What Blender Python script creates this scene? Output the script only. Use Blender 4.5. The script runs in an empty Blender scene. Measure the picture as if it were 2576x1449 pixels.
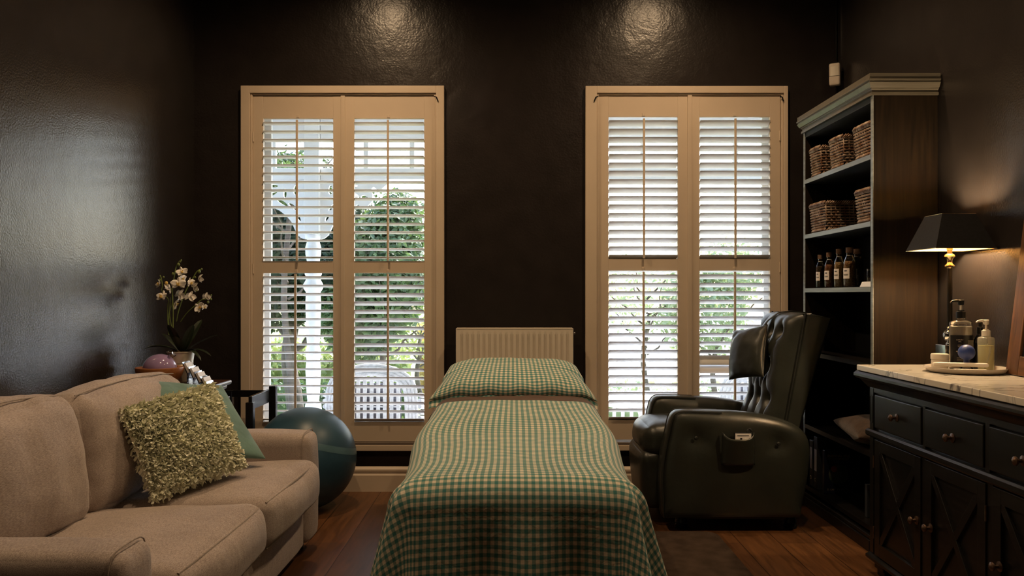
import bpy, bmesh, math, random
from math import sin, cos, pi, radians, sqrt, atan2, hypot, floor
from mathutils import Vector, Matrix, noise

random.seed(7)
S = bpy.context.scene
COL = S.collection

# ---------------------------------------------------------------- camera
cam_d = bpy.data.cameras.new('camera')
cam = bpy.data.objects.new('camera', cam_d)
COL.objects.link(cam)
cam_d.sensor_width = 36.0
cam_d.lens = 2000.0 / 2576 * 36
cam_d.shift_x = -2 / 2576
cam_d.shift_y = 16.5 / 2576
cam_d.clip_start = 0.05
cam_d.clip_end = 300
cam.location = (0, 0, 1.2)
cam.rotation_euler = (pi / 2, 0, 0)
S.camera = cam

# ---------------------------------------------------------------- world, sun, room lamps and fill
w = bpy.data.worlds.new('sky')
S.world = w
w.use_nodes = True
nt = w.node_tree
nt.nodes.clear()
sky = nt.nodes.new('ShaderNodeTexSky')
sky.sky_type = 'NISHITA'
sky.sun_disc = False
sky.sun_elevation = radians(48)
sky.sun_rotation = radians(25)
sky.air_density = 1.2
sky.dust_density = 3.2
sky.ozone_density = 1.3
bg = nt.nodes.new('ShaderNodeBackground')
bg.inputs['Strength'].default_value = 1.1
out = nt.nodes.new('ShaderNodeOutputWorld')
tint = nt.nodes.new('ShaderNodeVectorMath')
tint.operation = 'MULTIPLY'
tint.inputs[1].default_value = (0.95, 1.0, 1.08)
nt.links.new(sky.outputs[0], tint.inputs[0])
nt.links.new(tint.outputs[0], bg.inputs[0])
nt.links.new(bg.outputs[0], out.inputs[0])

def light(name, kind, loc, energy, color, **kw):
    d = bpy.data.lights.new(name, kind)
    d.energy = energy
    d.color = color
    for k, v in kw.items():
        setattr(d, k, v)
    o = bpy.data.objects.new(name, d)
    o.location = loc
    COL.objects.link(o)
    return o

WARM = (1.0, 0.68, 0.39)
sun = light('sun', 'SUN', (3, 14, 12), 8.0, (1.0, 0.98, 0.95), angle=radians(1.0))
sun.rotation_euler = Vector((-0.42, -0.62, -0.80)).to_track_quat('-Z', 'Y').to_euler()
for lx, ly, e in ((-0.89, 3.91, 84), (0.98, 3.91, 80), (-0.89, 2.46, 58), (0.98, 2.46, 48),
                  (-0.93, -0.6, 7), (1.02, -0.6, 7)):  # last pair is weak fill light added behind the camera
    light('downlight_and_fill', 'SPOT', (lx, ly, 3.27), e, WARM, spot_size=radians(165), spot_blend=1.0, shadow_soft_size=0.045)
S.view_settings.view_transform = 'Standard'
S.view_settings.look = 'None'
S.view_settings.gamma = 1.0
S.view_settings.exposure = 0.1
S.cycles.use_denoising = True
S.cycles.max_bounces = 8
S.cycles.transparent_max_bounces = 16
S.cycles.sample_clamp_indirect = 6.0

# ---------------------------------------------------------------- helpers
H = 1.2
def P(px, py, Y):
    """photo pixel + distance -> world point"""
    return Vector(((px - 1290) * Y / 2000, Y, H - (py - 741) * Y / 2000))

def lerp(a, b, t): return a + (b - a) * t
def sst(t):
    t = max(0.0, min(1.0, t)); return t * t * (3 - 2 * t)

class MB:
    def __init__(s):
        s.v = []; s.f = []; s.uv = None
    def add(s, vs, fs, M=None):
        b = len(s.v)
        s.v += [tuple(M @ Vector(p)) if M else tuple(p) for p in vs]
        s.f += [tuple(i + b for i in f) for f in fs]
        return s
    def box(s, x0, x1, y0, y1, z0, z1, M=None):
        vs = [(x, y, z) for x in (x0, x1) for y in (y0, y1) for z in (z0, z1)]
        fs = [(0, 1, 3, 2), (4, 6, 7, 5), (0, 4, 5, 1), (2, 3, 7, 6), (0, 2, 6, 4), (1, 5, 7, 3)]
        return s.add(vs, fs, M)
    def tube(s, pts, r, n=8, closed=False, caps=True):
        pts = [Vector(p) for p in pts]
        m = len(pts)
        rr = r if isinstance(r, (list, tuple)) else [r] * m
        vs = []; fs = []
        up = None
        for i, p in enumerate(pts):
            if closed: t = (pts[(i + 1) % m] - pts[i - 1])
            else: t = pts[min(i + 1, m - 1)] - pts[max(i - 1, 0)]
            if t.length < 1e-9: t = Vector((0, 0, 1))
            t.normalize()
            if up is None:
                up = t.orthogonal().normalized()
            else:
                up = (up - t * up.dot(t))
                up = up.normalized() if up.length > 1e-6 else t.orthogonal().normalized()
            b = t.cross(up)
            for k in range(n):
                a = 2 * pi * k / n
                vs.append(p + (up * cos(a) + b * sin(a)) * rr[i])
        rng = m if closed else m - 1
        for i in range(rng):
            j = (i + 1) % m
            for k in range(n):
                k2 = (k + 1) % n
                fs.append((i * n + k, i * n + k2, j * n + k2, j * n + k))
        if caps and not closed:
            fs.append(tuple(range(n))[::-1]); fs.append(tuple((m - 1) * n + k for k in range(n)))
        return s.add(vs, fs)
    def lathe(s, prof, c=(0, 0, 0), n=32, M=None, sx=1.0, sy=1.0):
        """prof: list of (r, z)"""
        vs = []; fs = []
        for r, z in prof:
            for k in range(n):
                a = 2 * pi * k / n
                vs.append((c[0] + r * cos(a) * sx, c[1] + r * sin(a) * sy, c[2] + z))
        for i in range(len(prof) - 1):
            for k in range(n):
                k2 = (k + 1) % n
                fs.append((i * n + k, i * n + k2, (i + 1) * n + k2, (i + 1) * n + k))
        if prof[0][0] > 1e-6: fs.append(tuple(range(n))[::-1])
        if prof[-1][0] > 1e-6: fs.append(tuple((len(prof) - 1) * n + k for k in range(n)))
        return s.add(vs, fs, M)
    def prism(s, poly, a, b, plane='XZ'):
        """poly in plane, extruded from a to b on the third axis"""
        def mk(u, v, t):
            return {'XZ': (u, t, v), 'YZ': (t, u, v), 'XY': (u, v, t)}[plane]
        n = len(poly)
        vs = [mk(u, v, a) for u, v in poly] + [mk(u, v, b) for u, v in poly]
        fs = [tuple(range(n)), tuple(range(2 * n - 1, n - 1, -1))]
        for i in range(n):
            j = (i + 1) % n
            fs.append((i, i + n, j + n, j))
        return s.add(vs, fs)
    def grid(s, nu, nv, fn, uvfn=None, closeu=False):
        b = len(s.v)
        for j in range(nv):
            for i in range(nu):
                s.v.append(tuple(fn(i / (nu - 1 if not closeu else nu), j / (nv - 1))))
                if uvfn:
                    if s.uv is None: s.uv = {}
                    s.uv[len(s.v) - 1] = uvfn(i / (nu - 1), j / (nv - 1))
        for j in range(nv - 1):
            for i in range(nu if closeu else nu - 1):
                i2 = (i + 1) % nu
                s.f.append((b + j * nu + i, b + j * nu + i2, b + (j + 1) * nu + i2, b + (j + 1) * nu + i))
        return s
    def build(s, name, mat, parent=None, smooth=None, bevel=0, seg=2, subsurf=0, loc=None):
        me = bpy.data.meshes.new(name)
        off = Vector((0, 0, 0))
        p = parent
        while p is not None:
            off += p.location; p = p.parent
        if parent is None:
            if loc is None:
                xs = [v[0] for v in s.v]; ys = [v[1] for v in s.v]; zs = [v[2] for v in s.v]
                loc = Vector(((min(xs) + max(xs)) / 2, (min(ys) + max(ys)) / 2, min(zs)))
            off = Vector(loc)
        me.from_pydata([tuple(Vector(v) - off) for v in s.v], [], s.f)
        bm = bmesh.new(); bm.from_mesh(me)
        bmesh.ops.recalc_face_normals(bm, faces=bm.faces)
        bm.to_mesh(me); bm.free()
        if s.uv:
            ul = me.uv_layers.new(name='UVMap')
            for l in me.loops:
                ul.data[l.index].uv = s.uv.get(l.vertex_index, (0, 0))
        me.materials.append(mat)
        o = bpy.data.objects.new(name, me)
        COL.objects.link(o)
        if parent is not None: o.parent = parent
        else: o.location = off
        if smooth is None: smooth = 40
        if smooth:
            for pl in me.polygons: pl.use_smooth = True
            if smooth < 170:
                me.set_sharp_from_angle(angle=radians(smooth))
        if bevel:
            m = o.modifiers.new('bevel', 'BEVEL'); m.width = bevel; m.segments = seg; m.limit_method = 'ANGLE'; m.angle_limit = radians(35)
            m.harden_normals = False
            for pl in me.polygons: pl.use_smooth = True
            try:
                a = me.attributes.get('sharp_edge')
                if a: me.attributes.remove(a)
            except Exception: pass
            m2 = o.modifiers.new('wn', 'WEIGHTED_NORMAL'); m2.keep_sharp = True
        if subsurf:
            m = o.modifiers.new('sub', 'SUBSURF'); m.levels = subsurf; m.render_levels = subsurf
        return o

def tag(o, label=None, cat=None, group=None, kind=None):
    if label: o['label'] = label
    if cat: o['category'] = cat
    if group: o['group'] = group
    if kind: o['kind'] = kind
    return o
def thing(name, loc, label, cat, group=None):
    o = bpy.data.objects.new(name, None)
    o.empty_display_size = 0.1
    o.location = loc
    COL.objects.link(o)
    return tag(o, label, cat, group)
def struct(o): return tag(o, kind='structure')
def copy_tree(o, parent=None):
    c = o.copy(); COL.objects.link(c); c.parent = parent
    for ch in list(o.children): copy_tree(ch, c)
    return c

def rbox(half, r, bulge=(0, 0, 0), n=18, amp=0, freq=4, seed=0, M=None, pw=2.0, post=None):
    """rounded, bulged box as (verts, faces)"""
    mb = MB()
    hx, hy, hz = half
    inner = Vector((hx - r, hy - r, hz - r))
    index = {}
    vs = []; fs = []
    def vert(p):
        key = (round(p[0], 5), round(p[1], 5), round(p[2], 5))
        if key in index: return index[key]
        u, v, w_ = p
        q = Vector((u * hx, v * hy, w_ * hz))
        c = Vector((max(-inner.x, min(inner.x, q.x)), max(-inner.y, min(inner.y, q.y)), max(-inner.z, min(inner.z, q.z))))
        d = q - c
        nrm = d.normalized() if d.length > 1e-9 else Vector((u, v, w_)).normalized()
        if d.length > 1e-9: q = c + nrm * r
        eu, ev, ew = (1 - abs(u) ** pw), (1 - abs(v) ** pw), (1 - abs(w_) ** pw)
        q += Vector(((1 if u > 0 else -1) * abs(u) ** 3 * bulge[0] * ev * ew, (1 if v > 0 else -1) * abs(v) ** 3 * bulge[1] * eu * ew,
                     (1 if w_ > 0 else -1) * abs(w_) ** 3 * bulge[2] * eu * ev))
        if amp:
            q += nrm * amp * noise.fractal((q + Vector((seed, seed, seed))) * freq, 1.0, 2.0, 3)
        if post: q = post(u, v, w_, q)
        if M: q = M @ q
        index[key] = len(vs); vs.append(tuple(q))
        return index[key]
    def sp(t):  # denser near the edges
        return sin(t * pi / 2)
    for ax in range(3):
        for sgn in (-1, 1):
            for i in range(n):
                for j in range(n):
                    idx = []
                    for di, dj in ((0, 0), (1, 0), (1, 1), (0, 1)):
                        a = sp(2 * (i + di) / n - 1); b = sp(2 * (j + dj) / n - 1)
                        p = [0, 0, 0]; p[ax] = sgn; p[(ax + 1) % 3] = a; p[(ax + 2) % 3] = b
                        idx.append(vert(p))
                    fs.append(tuple(idx) if sgn > 0 else tuple(idx[::-1]))
    mb.add(vs, fs)
    return mb

def pillow(w_, h_, t, M, n=28, amp=0.0, seed=0, pinch=0.07, pwr=0.5, uvs=False, freq=6):
    """knife-edge pillow; local x = width, y = height, z = thickness"""
    mb = MB()
    for sg in (1, -1):
        def fn(a, b):
            u = 2 * a - 1; v = 2 * b - 1
            u = sin(u * pi / 2); v = sin(v * pi / 2)
            x = u * w_ / 2 * (1 - pinch * (1 - v * v) * abs(u) ** 1.5)
            y = v * h_ / 2 * (1 - pinch * (1 - u * u) * abs(v) ** 1.5)
            e = max(0.0, (1 - u * u) * (1 - v * v))
            z = sg * (t / 2 * e ** pwr)
            nn = amp * noise.fractal(Vector((x * freq, y * freq, sg * 3 + seed)), 1.0, 2.0, 3) * min(1, e * 4)
            # radial edge puckers
            z += nn
            return M @ Vector((x, y, z))
        def uv(a, b):
            u = sin((2 * a - 1) * pi / 2); v = sin((2 * b - 1) * pi / 2)
            return (u * w_ / 2 * 1.03, v * h_ / 2 * 1.06)
        mb.grid(n, n, fn, uv if uvs else None)
    return mb

# ---------------------------------------------------------------- materials
def lin(c):
    return tuple(((x / 255) / 12.92 if x / 255 <= 0.04045 else ((x / 255 + 0.055) / 1.055) ** 2.4) for x in c)
def mat(name, color, rough=0.5, metal=0.0, spec=0.5, var=0.0, vscale=8.0, bump=0.0, bscale=60.0, bump2=0.0, b2scale=3.0,
        sheen=0.0, coat=0.0, trans=0.0, ior=1.45, stretch=None, rvar=0.0, color2=None, bdist=0.002, emit=None, uvw=False, alpha=None):
    m = bpy.data.materials.new(name)
    m.use_nodes = True
    nt = m.node_tree
    b = nt.nodes['Principled BSDF']
    N, L = nt.nodes, nt.links
    col = (*color, 1)
    b.inputs['Base Color'].default_value = col
    b.inputs['Roughness'].default_value = rough
    b.inputs['Metallic'].default_value = metal
    b.inputs['Specular IOR Level'].default_value = spec
    b.inputs['IOR'].default_value = ior
    if sheen: b.inputs['Sheen Weight'].default_value = sheen; b.inputs['Sheen Roughness'].default_value = 0.5
    if coat: b.inputs['Coat Weight'].default_value = coat; b.inputs['Coat Roughness'].default_value = 0.12
    if trans: b.inputs['Transmission Weight'].default_value = trans
    if alpha is not None: b.inputs['Alpha'].default_value = alpha
    if emit: b.inputs['Emission Color'].default_value = (*emit[0], 1); b.inputs['Emission Strength'].default_value = emit[1]
    tc = N.new('ShaderNodeTexCoord')
    mp = N.new('ShaderNodeMapping')
    L.new(tc.outputs['Object'], mp.inputs[0])
    if stretch: mp.inputs['Scale'].default_value = stretch
    if var or color2:
        no = N.new('ShaderNodeTexNoise'); no.inputs['Scale'].default_value = vscale; no.inputs['Detail'].default_value = 6
        L.new(mp.outputs[0], no.inputs['Vector'])
        mix = N.new('ShaderNodeMix'); mix.data_type = 'RGBA'
        c2 = color2 if color2 else tuple(min(1, x * (1 + var)) for x in color)
        c1 = color if color2 else tuple(x * (1 - var) for x in color)
        mix.inputs[6].default_value = (*c1, 1); mix.inputs[7].default_value = (*c2, 1)
        cr = N.new('ShaderNodeMapRange'); cr.inputs[1].default_value = 0.35; cr.inputs[2].default_value = 0.65
        L.new(no.outputs['Fac'], cr.inputs[0]); L.new(cr.outputs[0], mix.inputs[0])
        L.new(mix.outputs[2], b.inputs['Base Color'])
        if rvar:
            mr = N.new('ShaderNodeMapRange'); mr.inputs[3].default_value = rough - rvar; mr.inputs[4].default_value = rough + rvar
            L.new(no.outputs['Fac'], mr.inputs[0]); L.new(mr.outputs[0], b.inputs['Roughness'])
    prev = None
    for st, sc, dist in ((bump2, b2scale, 0.02), (bump, bscale, bdist)):
        if st:
            nb = N.new('ShaderNodeTexNoise'); nb.inputs['Scale'].default_value = sc; nb.inputs['Detail'].default_value = 3
            L.new(mp.outputs[0], nb.inputs['Vector'])
            bu = N.new('ShaderNodeBump'); bu.inputs['Strength'].default_value = st; bu.inputs['Distance'].default_value = dist
            L.new(nb.outputs['Fac'], bu.inputs['Height'])
            if prev: L.new(prev.outputs[0], bu.inputs['Normal'])
            prev = bu
    if prev: L.new(prev.outputs[0], b.inputs['Normal'])
    return m

def glass_mat(name, tint=(0.97, 0.98, 0.98), refl=1.0, rough=0.02):
    m = bpy.data.materials.new(name); m.use_nodes = True
    nt = m.node_tree; N, L = nt.nodes, nt.links
    N.clear()
    o = N.new('ShaderNodeOutputMaterial'); mx = N.new('ShaderNodeMixShader')
    t = N.new('ShaderNodeBsdfTransparent'); t.inputs[0].default_value = (*tint, 1)
    g = N.new('ShaderNodeBsdfGlossy'); g.inputs['Roughness'].default_value = rough
    fr = N.new('ShaderNodeFresnel'); fr.inputs[0].default_value = 1.45
    mu = N.new('ShaderNodeMath'); mu.operation = 'MULTIPLY'; mu.inputs[1].default_value = refl
    L.new(fr.outputs[0], mu.inputs[0]); L.new(mu.outputs[0], mx.inputs[0])
    L.new(t.outputs[0], mx.inputs[1]); L.new(g.outputs[0], mx.inputs[2]); L.new(mx.outputs[0], o.inputs[0])
    return m

def gingham_mat(name, per=0.0227, c_dark=(0.06, 0.22, 0.19), c_mid=(0.30, 0.42, 0.30), c_light=(0.72, 0.66, 0.48)):
    m = bpy.data.materials.new(name); m.use_nodes = True
    nt = m.node_tree; N, L = nt.nodes, nt.links
    b = N['Principled BSDF']; b.inputs['Roughness'].default_value = 0.9; b.inputs['Specular IOR Level'].default_value = 0.15
    b.inputs['Sheen Weight'].default_value = 0.15
    tc = N.new('ShaderNodeTexCoord'); sx = N.new('ShaderNodeSeparateXYZ')
    L.new(tc.outputs['UV'], sx.inputs[0])
    st = []
    for i, p in ((0, per), (1, per * 1.08)):
        a = N.new('ShaderNodeMath'); a.operation = 'MULTIPLY'; a.inputs[1].default_value = 2 * pi / p
        L.new(sx.outputs[i], a.inputs[0])
        s_ = N.new('ShaderNodeMath'); s_.operation = 'SINE'; L.new(a.outputs[0], s_.inputs[0])
        r = N.new('ShaderNodeMapRange'); r.inputs[1].default_value = -0.22; r.inputs[2].default_value = 0.22
        L.new(s_.outputs[0], r.inputs[0]); st.append(r)
    m1 = N.new('ShaderNodeMix'); m1.data_type = 'RGBA'; m1.inputs[6].default_value = (*c_light, 1); m1.inputs[7].default_value = (*c_mid, 1)
    m2 = N.new('ShaderNodeMix'); m2.data_type = 'RGBA'; m2.inputs[6].default_value = (*c_mid, 1); m2.inputs[7].default_value = (*c_dark, 1)
    m3 = N.new('ShaderNodeMix'); m3.data_type = 'RGBA'
    L.new(st[0].outputs[0], m1.inputs[0]); L.new(st[0].outputs[0], m2.inputs[0])
    L.new(st[1].outputs[0], m3.inputs[0]); L.new(m1.outputs[2], m3.inputs[6]); L.new(m2.outputs[2], m3.inputs[7])
    no = N.new('ShaderNodeTexNoise'); no.inputs['Scale'].default_value = 9; no.inputs['Detail'].default_value = 6
    L.new(tc.outputs['Object'], no.inputs[0])
    mr = N.new('ShaderNodeMapRange'); mr.inputs[3].default_value = 0.85; mr.inputs[4].default_value = 1.12
    L.new(no.outputs['Fac'], mr.inputs[0])
    vm = N.new('ShaderNodeVectorMath'); vm.operation = 'SCALE'
    L.new(m3.outputs[2], vm.inputs[0]); L.new(mr.outputs[0], vm.inputs['Scale'])
    L.new(vm.outputs[0], b.inputs['Base Color'])
    n2 = N.new('ShaderNodeTexNoise'); n2.inputs['Scale'].default_value = 35; n2.inputs['Detail'].default_value = 5; n2.inputs['Distortion'].default_value = 0.6
    L.new(tc.outputs['Object'], n2.inputs[0])
    bu = N.new('ShaderNodeBump'); bu.inputs['Strength'].default_value = 0.35; bu.inputs['Distance'].default_value = 0.006
    L.new(n2.outputs['Fac'], bu.inputs['Height']); L.new(bu.outputs[0], b.inputs['Normal'])
    return m

def fabric_mat(name, c1, c2, scale=420.0, rough=0.92, sheen=0.25, bump=0.4):
    """woven cloth: fine crossed threads"""
    m = bpy.data.materials.new(name); m.use_nodes = True
    nt = m.node_tree; N, L = nt.nodes, nt.links
    b = N['Principled BSDF']; b.inputs['Roughness'].default_value = rough; b.inputs['Specular IOR Level'].default_value = 0.2
    b.inputs['Sheen Weight'].default_value = sheen
    tc = N.new('ShaderNodeTexCoord')
    n1 = N.new('ShaderNodeTexNoise'); n1.inputs['Scale'].default_value = scale; n1.inputs['Detail'].default_value = 2
    mp = N.new('ShaderNodeMapping'); mp.inputs['Scale'].default_value = (1, 0.25, 1.6)
    L.new(tc.outputs['Object'], mp.inputs[0]); L.new(mp.outputs[0], n1.inputs[0])
    n2 = N.new('ShaderNodeTexNoise'); n2.inputs['Scale'].default_value = 5; n2.inputs['Detail'].default_value = 5
    L.new(tc.outputs['Object'], n2.inputs[0])
    ad = N.new('ShaderNodeMath'); ad.operation = 'MULTIPLY_ADD'; ad.inputs[1].default_value = 0.35
    L.new(n2.outputs['Fac'], ad.inputs[0]); L.new(n1.outputs['Fac'], ad.inputs[2])
    mr = N.new('ShaderNodeMapRange'); mr.inputs[1].default_value = 0.48; mr.inputs[2].default_value = 0.88
    L.new(ad.outputs[0], mr.inputs[0])
    mx = N.new('ShaderNodeMix'); mx.data_type = 'RGBA'; mx.inputs[6].default_value = (*c1, 1); mx.inputs[7].default_value = (*c2, 1)
    L.new(mr.outputs[0], mx.inputs[0]); L.new(mx.outputs[2], b.inputs['Base Color'])
    bu = N.new('ShaderNodeBump'); bu.inputs['Strength'].default_value = bump; bu.inputs['Distance'].default_value = 0.001
    L.new(n1.outputs['Fac'], bu.inputs['Height'])
    n3 = N.new('ShaderNodeTexNoise'); n3.inputs['Scale'].default_value = 7; n3.inputs['Detail'].default_value = 3
    mp3 = N.new('ShaderNodeMapping'); mp3.inputs['Scale'].default_value = (1, 1.6, 0.6)
    L.new(tc.outputs['Object'], mp3.inputs[0]); L.new(mp3.outputs[0], n3.inputs[0])
    b3 = N.new('ShaderNodeBump'); b3.inputs['Strength'].default_value = 0.35; b3.inputs['Distance'].default_value = 0.02
    L.new(n3.outputs['Fac'], b3.inputs['Height']); L.new(b3.outputs[0], bu.inputs['Normal'])
    L.new(bu.outputs[0], b.inputs['Normal'])
    return m

def floor_mat():
    m = bpy.data.materials.new('oak_floorboards'); m.use_nodes = True
    nt = m.node_tree; N, L = nt.nodes, nt.links
    b = N['Principled BSDF']; b.inputs['Roughness'].default_value = 0.38
    tc = N.new('ShaderNodeTexCoord'); mp = N.new('ShaderNodeMapping')
    mp.inputs['Rotation'].default_value = (0, 0, pi / 2); mp.inputs['Location'].default_value = (0.3, 0.06, 0)
    L.new(tc.outputs['Object'], mp.inputs[0])
    br = N.new('ShaderNodeTexBrick'); br.inputs['Scale'].default_value = 1.0
    br.inputs['Brick Width'].default_value = 1.9; br.inputs['Row Height'].default_value = 0.19; br.inputs['Mortar Size'].default_value = 0.0022
    br.inputs['Color1'].default_value = (0.14, 0.058, 0.020, 1); br.inputs['Color2'].default_value = (0.075, 0.031, 0.012, 1)
    br.inputs['Mortar'].default_value = (0.012, 0.005, 0.003, 1)
    br.offset = 0.37; br.inputs['Mortar Smooth'].default_value = 0.6
    L.new(mp.outputs[0], br.inputs[0])
    mg = N.new('ShaderNodeMapping'); mg.inputs['Scale'].default_value = (14, 1.2, 1)
    L.new(tc.outputs['Object'], mg.inputs[0])
    n = N.new('ShaderNodeTexNoise'); n.inputs['Scale'].default_value = 3; n.inputs['Detail'].default_value = 8; n.inputs['Distortion'].default_value = 0.8
    L.new(mg.outputs[0], n.inputs[0])
    mr = N.new('ShaderNodeMapRange'); mr.inputs[1].default_value = 0.3; mr.inputs[2].default_value = 0.7; mr.inputs[3].default_value = 0.55; mr.inputs[4].default_value = 1.25
    L.new(n.outputs['Fac'], mr.inputs[0])
    vm = N.new('ShaderNodeVectorMath'); vm.operation = 'SCALE'
    L.new(br.outputs[0], vm.inputs[0]); L.new(mr.outputs[0], vm.inputs['Scale']); L.new(vm.outputs[0], b.inputs['Base Color'])
    bu = N.new('ShaderNodeBump'); bu.inputs['Strength'].default_value = 0.25; bu.inputs['Distance'].default_value = 0.002
    L.new(br.outputs['Fac'], bu.inputs['Height']); bu.invert = True; L.new(bu.outputs[0], b.inputs['Normal'])
    return m

def wood_mat(name, c1, c2, rough=0.4, axis='Z', scale=3.0, coat=0.0, stretch=14):
    m = bpy.data.materials.new(name); m.use_nodes = True
    nt = m.node_tree; N, L = nt.nodes, nt.links
    b = N['Principled BSDF']; b.inputs['Roughness'].default_value = rough
    if coat: b.inputs['Coat Weight'].default_value = coat; b.inputs['Coat Roughness'].default_value = 0.15
    tc = N.new('ShaderNodeTexCoord'); mp = N.new('ShaderNodeMapping')
    sc = [stretch] * 3; sc['XYZ'.index(axis)] = 1.0
    mp.inputs['Scale'].default_value = sc
    L.new(tc.outputs['Object'], mp.inputs[0])
    n = N.new('ShaderNodeTexNoise'); n.inputs['Scale'].default_value = scale; n.inputs['Detail'].default_value = 8; n.inputs['Distortion'].default_value = 1.2
    L.new(mp.outputs[0], n.inputs[0])
    mr = N.new('ShaderNodeMapRange'); mr.inputs[1].default_value = 0.3; mr.inputs[2].default_value = 0.7
    L.new(n.outputs['Fac'], mr.inputs[0])
    mx = N.new('ShaderNodeMix'); mx.data_type = 'RGBA'; mx.inputs[6].default_value = (*c1, 1); mx.inputs[7].default_value = (*c2, 1)
    L.new(mr.outputs[0], mx.inputs[0]); L.new(mx.outputs[2], b.inputs['Base Color'])
    bu = N.new('ShaderNodeBump'); bu.inputs['Strength'].default_value = 0.15; bu.inputs['Distance'].default_value = 0.001
    L.new(n.outputs['Fac'], bu.inputs['Height']); L.new(bu.outputs[0], b.inputs['Normal'])
    return m

def marble_mat():
    m = bpy.data.materials.new('veined_marble'); m.use_nodes = True
    nt = m.node_tree; N, L = nt.nodes, nt.links
    b = N['Principled BSDF']; b.inputs['Roughness'].default_value = 0.12
    tc = N.new('ShaderNodeTexCoord'); mp = N.new('ShaderNodeMapping'); mp.inputs['Rotation'].default_value = (0, 0, 0.5); mp.inputs['Scale'].default_value = (1.2, 3.6, 1.2)
    L.new(tc.outputs['Object'], mp.inputs[0])
    n = N.new('ShaderNodeTexNoise'); n.inputs['Scale'].default_value = 2.0; n.inputs['Detail'].default_value = 7; n.inputs['Distortion'].default_value = 0.5
    L.new(mp.outputs[0], n.inputs[0])
    s_ = N.new('ShaderNodeMath'); s_.operation = 'SUBTRACT'; s_.inputs[1].default_value = 0.5; L.new(n.outputs['Fac'], s_.inputs[0])
    a = N.new('ShaderNodeMath'); a.operation = 'ABSOLUTE'; L.new(s_.outputs[0], a.inputs[0])
    mr = N.new('ShaderNodeMapRange'); mr.inputs[1].default_value = 0.0; mr.inputs[2].default_value = 0.017; mr.inputs[3].default_value = 1; mr.inputs[4].default_value = 0
    L.new(a.outputs[0], mr.inputs[0])
    n2 = N.new('ShaderNodeTexNoise'); n2.inputs['Scale'].default_value = 4.0; L.new(tc.outputs['Object'], n2.inputs[0])
    m2 = N.new('ShaderNodeMapRange'); m2.inputs[1].default_value = 0.38; m2.inputs[2].default_value = 0.54; L.new(n2.outputs['Fac'], m2.inputs[0])
    mm = N.new('ShaderNodeMath'); mm.operation = 'MULTIPLY'; L.new(mr.outputs[0], mm.inputs[0]); L.new(m2.outputs[0], mm.inputs[1])
    mx = N.new('ShaderNodeMix'); mx.data_type = 'RGBA'; mx.inputs[6].default_value = (0.74, 0.68, 0.58, 1); mx.inputs[7].default_value = (0.13, 0.12, 0.12, 1)
    L.new(mm.outputs[0], mx.inputs[0]); L.new(mx.outputs[2], b.inputs['Base Color'])
    return m

M_WALL = mat('dark_gloss_wall_paint', (0.019, 0.0150, 0.0138), rough=0.26, spec=0.50, bump=0.35, bscale=85, bump2=0.34, b2scale=4.2, bdist=0.003, var=0.1)
M_WALL2 = mat('dark_gloss_side_wall_paint', (0.019, 0.0155, 0.0140), rough=0.25, spec=0.50, bump=0.30, bscale=120, bump2=0.15, b2scale=3.6, bdist=0.003, var=0.1)
M_CEIL = mat('ceiling_paint', (0.05, 0.045, 0.04), rough=0.8, var=0.05)
M_FLOOR = floor_mat()
M_CREAM = mat('cream_trim_paint', (0.56, 0.455, 0.345), rough=0.45, var=0.04, vscale=3, bump=0.08, bscale=200)
M_SLAT = mat('white_louvre_paint', (0.88, 0.88, 0.88), rough=0.5, var=0.03)
M_GLASS = glass_mat('window_glass', refl=0.7)
M_WHITE = mat('white_outdoor_paint', (0.80, 0.80, 0.80), rough=0.5, var=0.04, vscale=4)
M_DECK = mat('verandah_boards', (0.74, 0.74, 0.74), rough=0.6, var=0.06, stretch=(1, 12, 1))
M_GRASS = mat('lawn_grass', (0.16, 0.25, 0.07), rough=0.95, var=0.5, vscale=6, color2=(0.34, 0.36, 0.13))
M_SOFA = fabric_mat('oatmeal_weave', (0.265, 0.215, 0.192), (0.51, 0.428, 0.382))
M_SOFAPIPE = fabric_mat('sofa_piping', (0.24, 0.195, 0.165), (0.42, 0.35, 0.30))
M_TEAL = mat('teal_cotton', (0.135, 0.24, 0.215), rough=0.85, spec=0.2, var=0.1, sheen=0.3, bump2=0.5, b2scale=9, bump=0.2, bscale=400)
M_SHAG = mat('pale_green_ribbon', (0.87, 0.88, 0.71), rough=0.85, spec=0.2, var=0.12, vscale=30)
M_LEATHER = mat('dark_green_leather', (0.022, 0.024, 0.019), rough=0.34, spec=0.55, var=0.15, vscale=6, bump=0.25, bscale=260, bdist=0.0012, bump2=0.15, b2scale=9)
M_LEATHER2 = mat('dark_leather_piping', (0.016, 0.017, 0.014), rough=0.4, spec=0.5, var=0.1)
M_BLACKMET = mat('black_lacquer', (0.006, 0.006, 0.006), rough=0.25, var=0.1)
M_GING = gingham_mat('green_gingham', c_dark=(0.065, 0.22, 0.21), c_mid=(0.27, 0.37, 0.31), c_light=(0.76, 0.68, 0.54))
M_BROWNSHEET = mat('brown_cotton_sheet', (0.10, 0.060, 0.045), rough=0.9, spec=0.2, var=0.15, bump2=0.6, b2scale=6, sheen=0.2)
M_RAD = mat('radiator_enamel', (0.72, 0.64, 0.52), rough=0.35, var=0.03)
M_BALL = mat('blue_rubber', (0.028, 0.074, 0.112), rough=0.38, spec=0.5, var=0.18, vscale=5, bump=0.05, bscale=100, rvar=0.06)
M_BLACKWOOD = wood_mat('worn_black_paint', (0.005, 0.0045, 0.0045), (0.011, 0.009, 0.008), rough=0.30, axis='Y')
M_CASEWOOD = wood_mat('brushed_dark_stain', (0.0045, 0.003, 0.002), (0.015, 0.0088, 0.0045), rough=0.5, axis='Z', scale=2.0, stretch=22)
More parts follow.
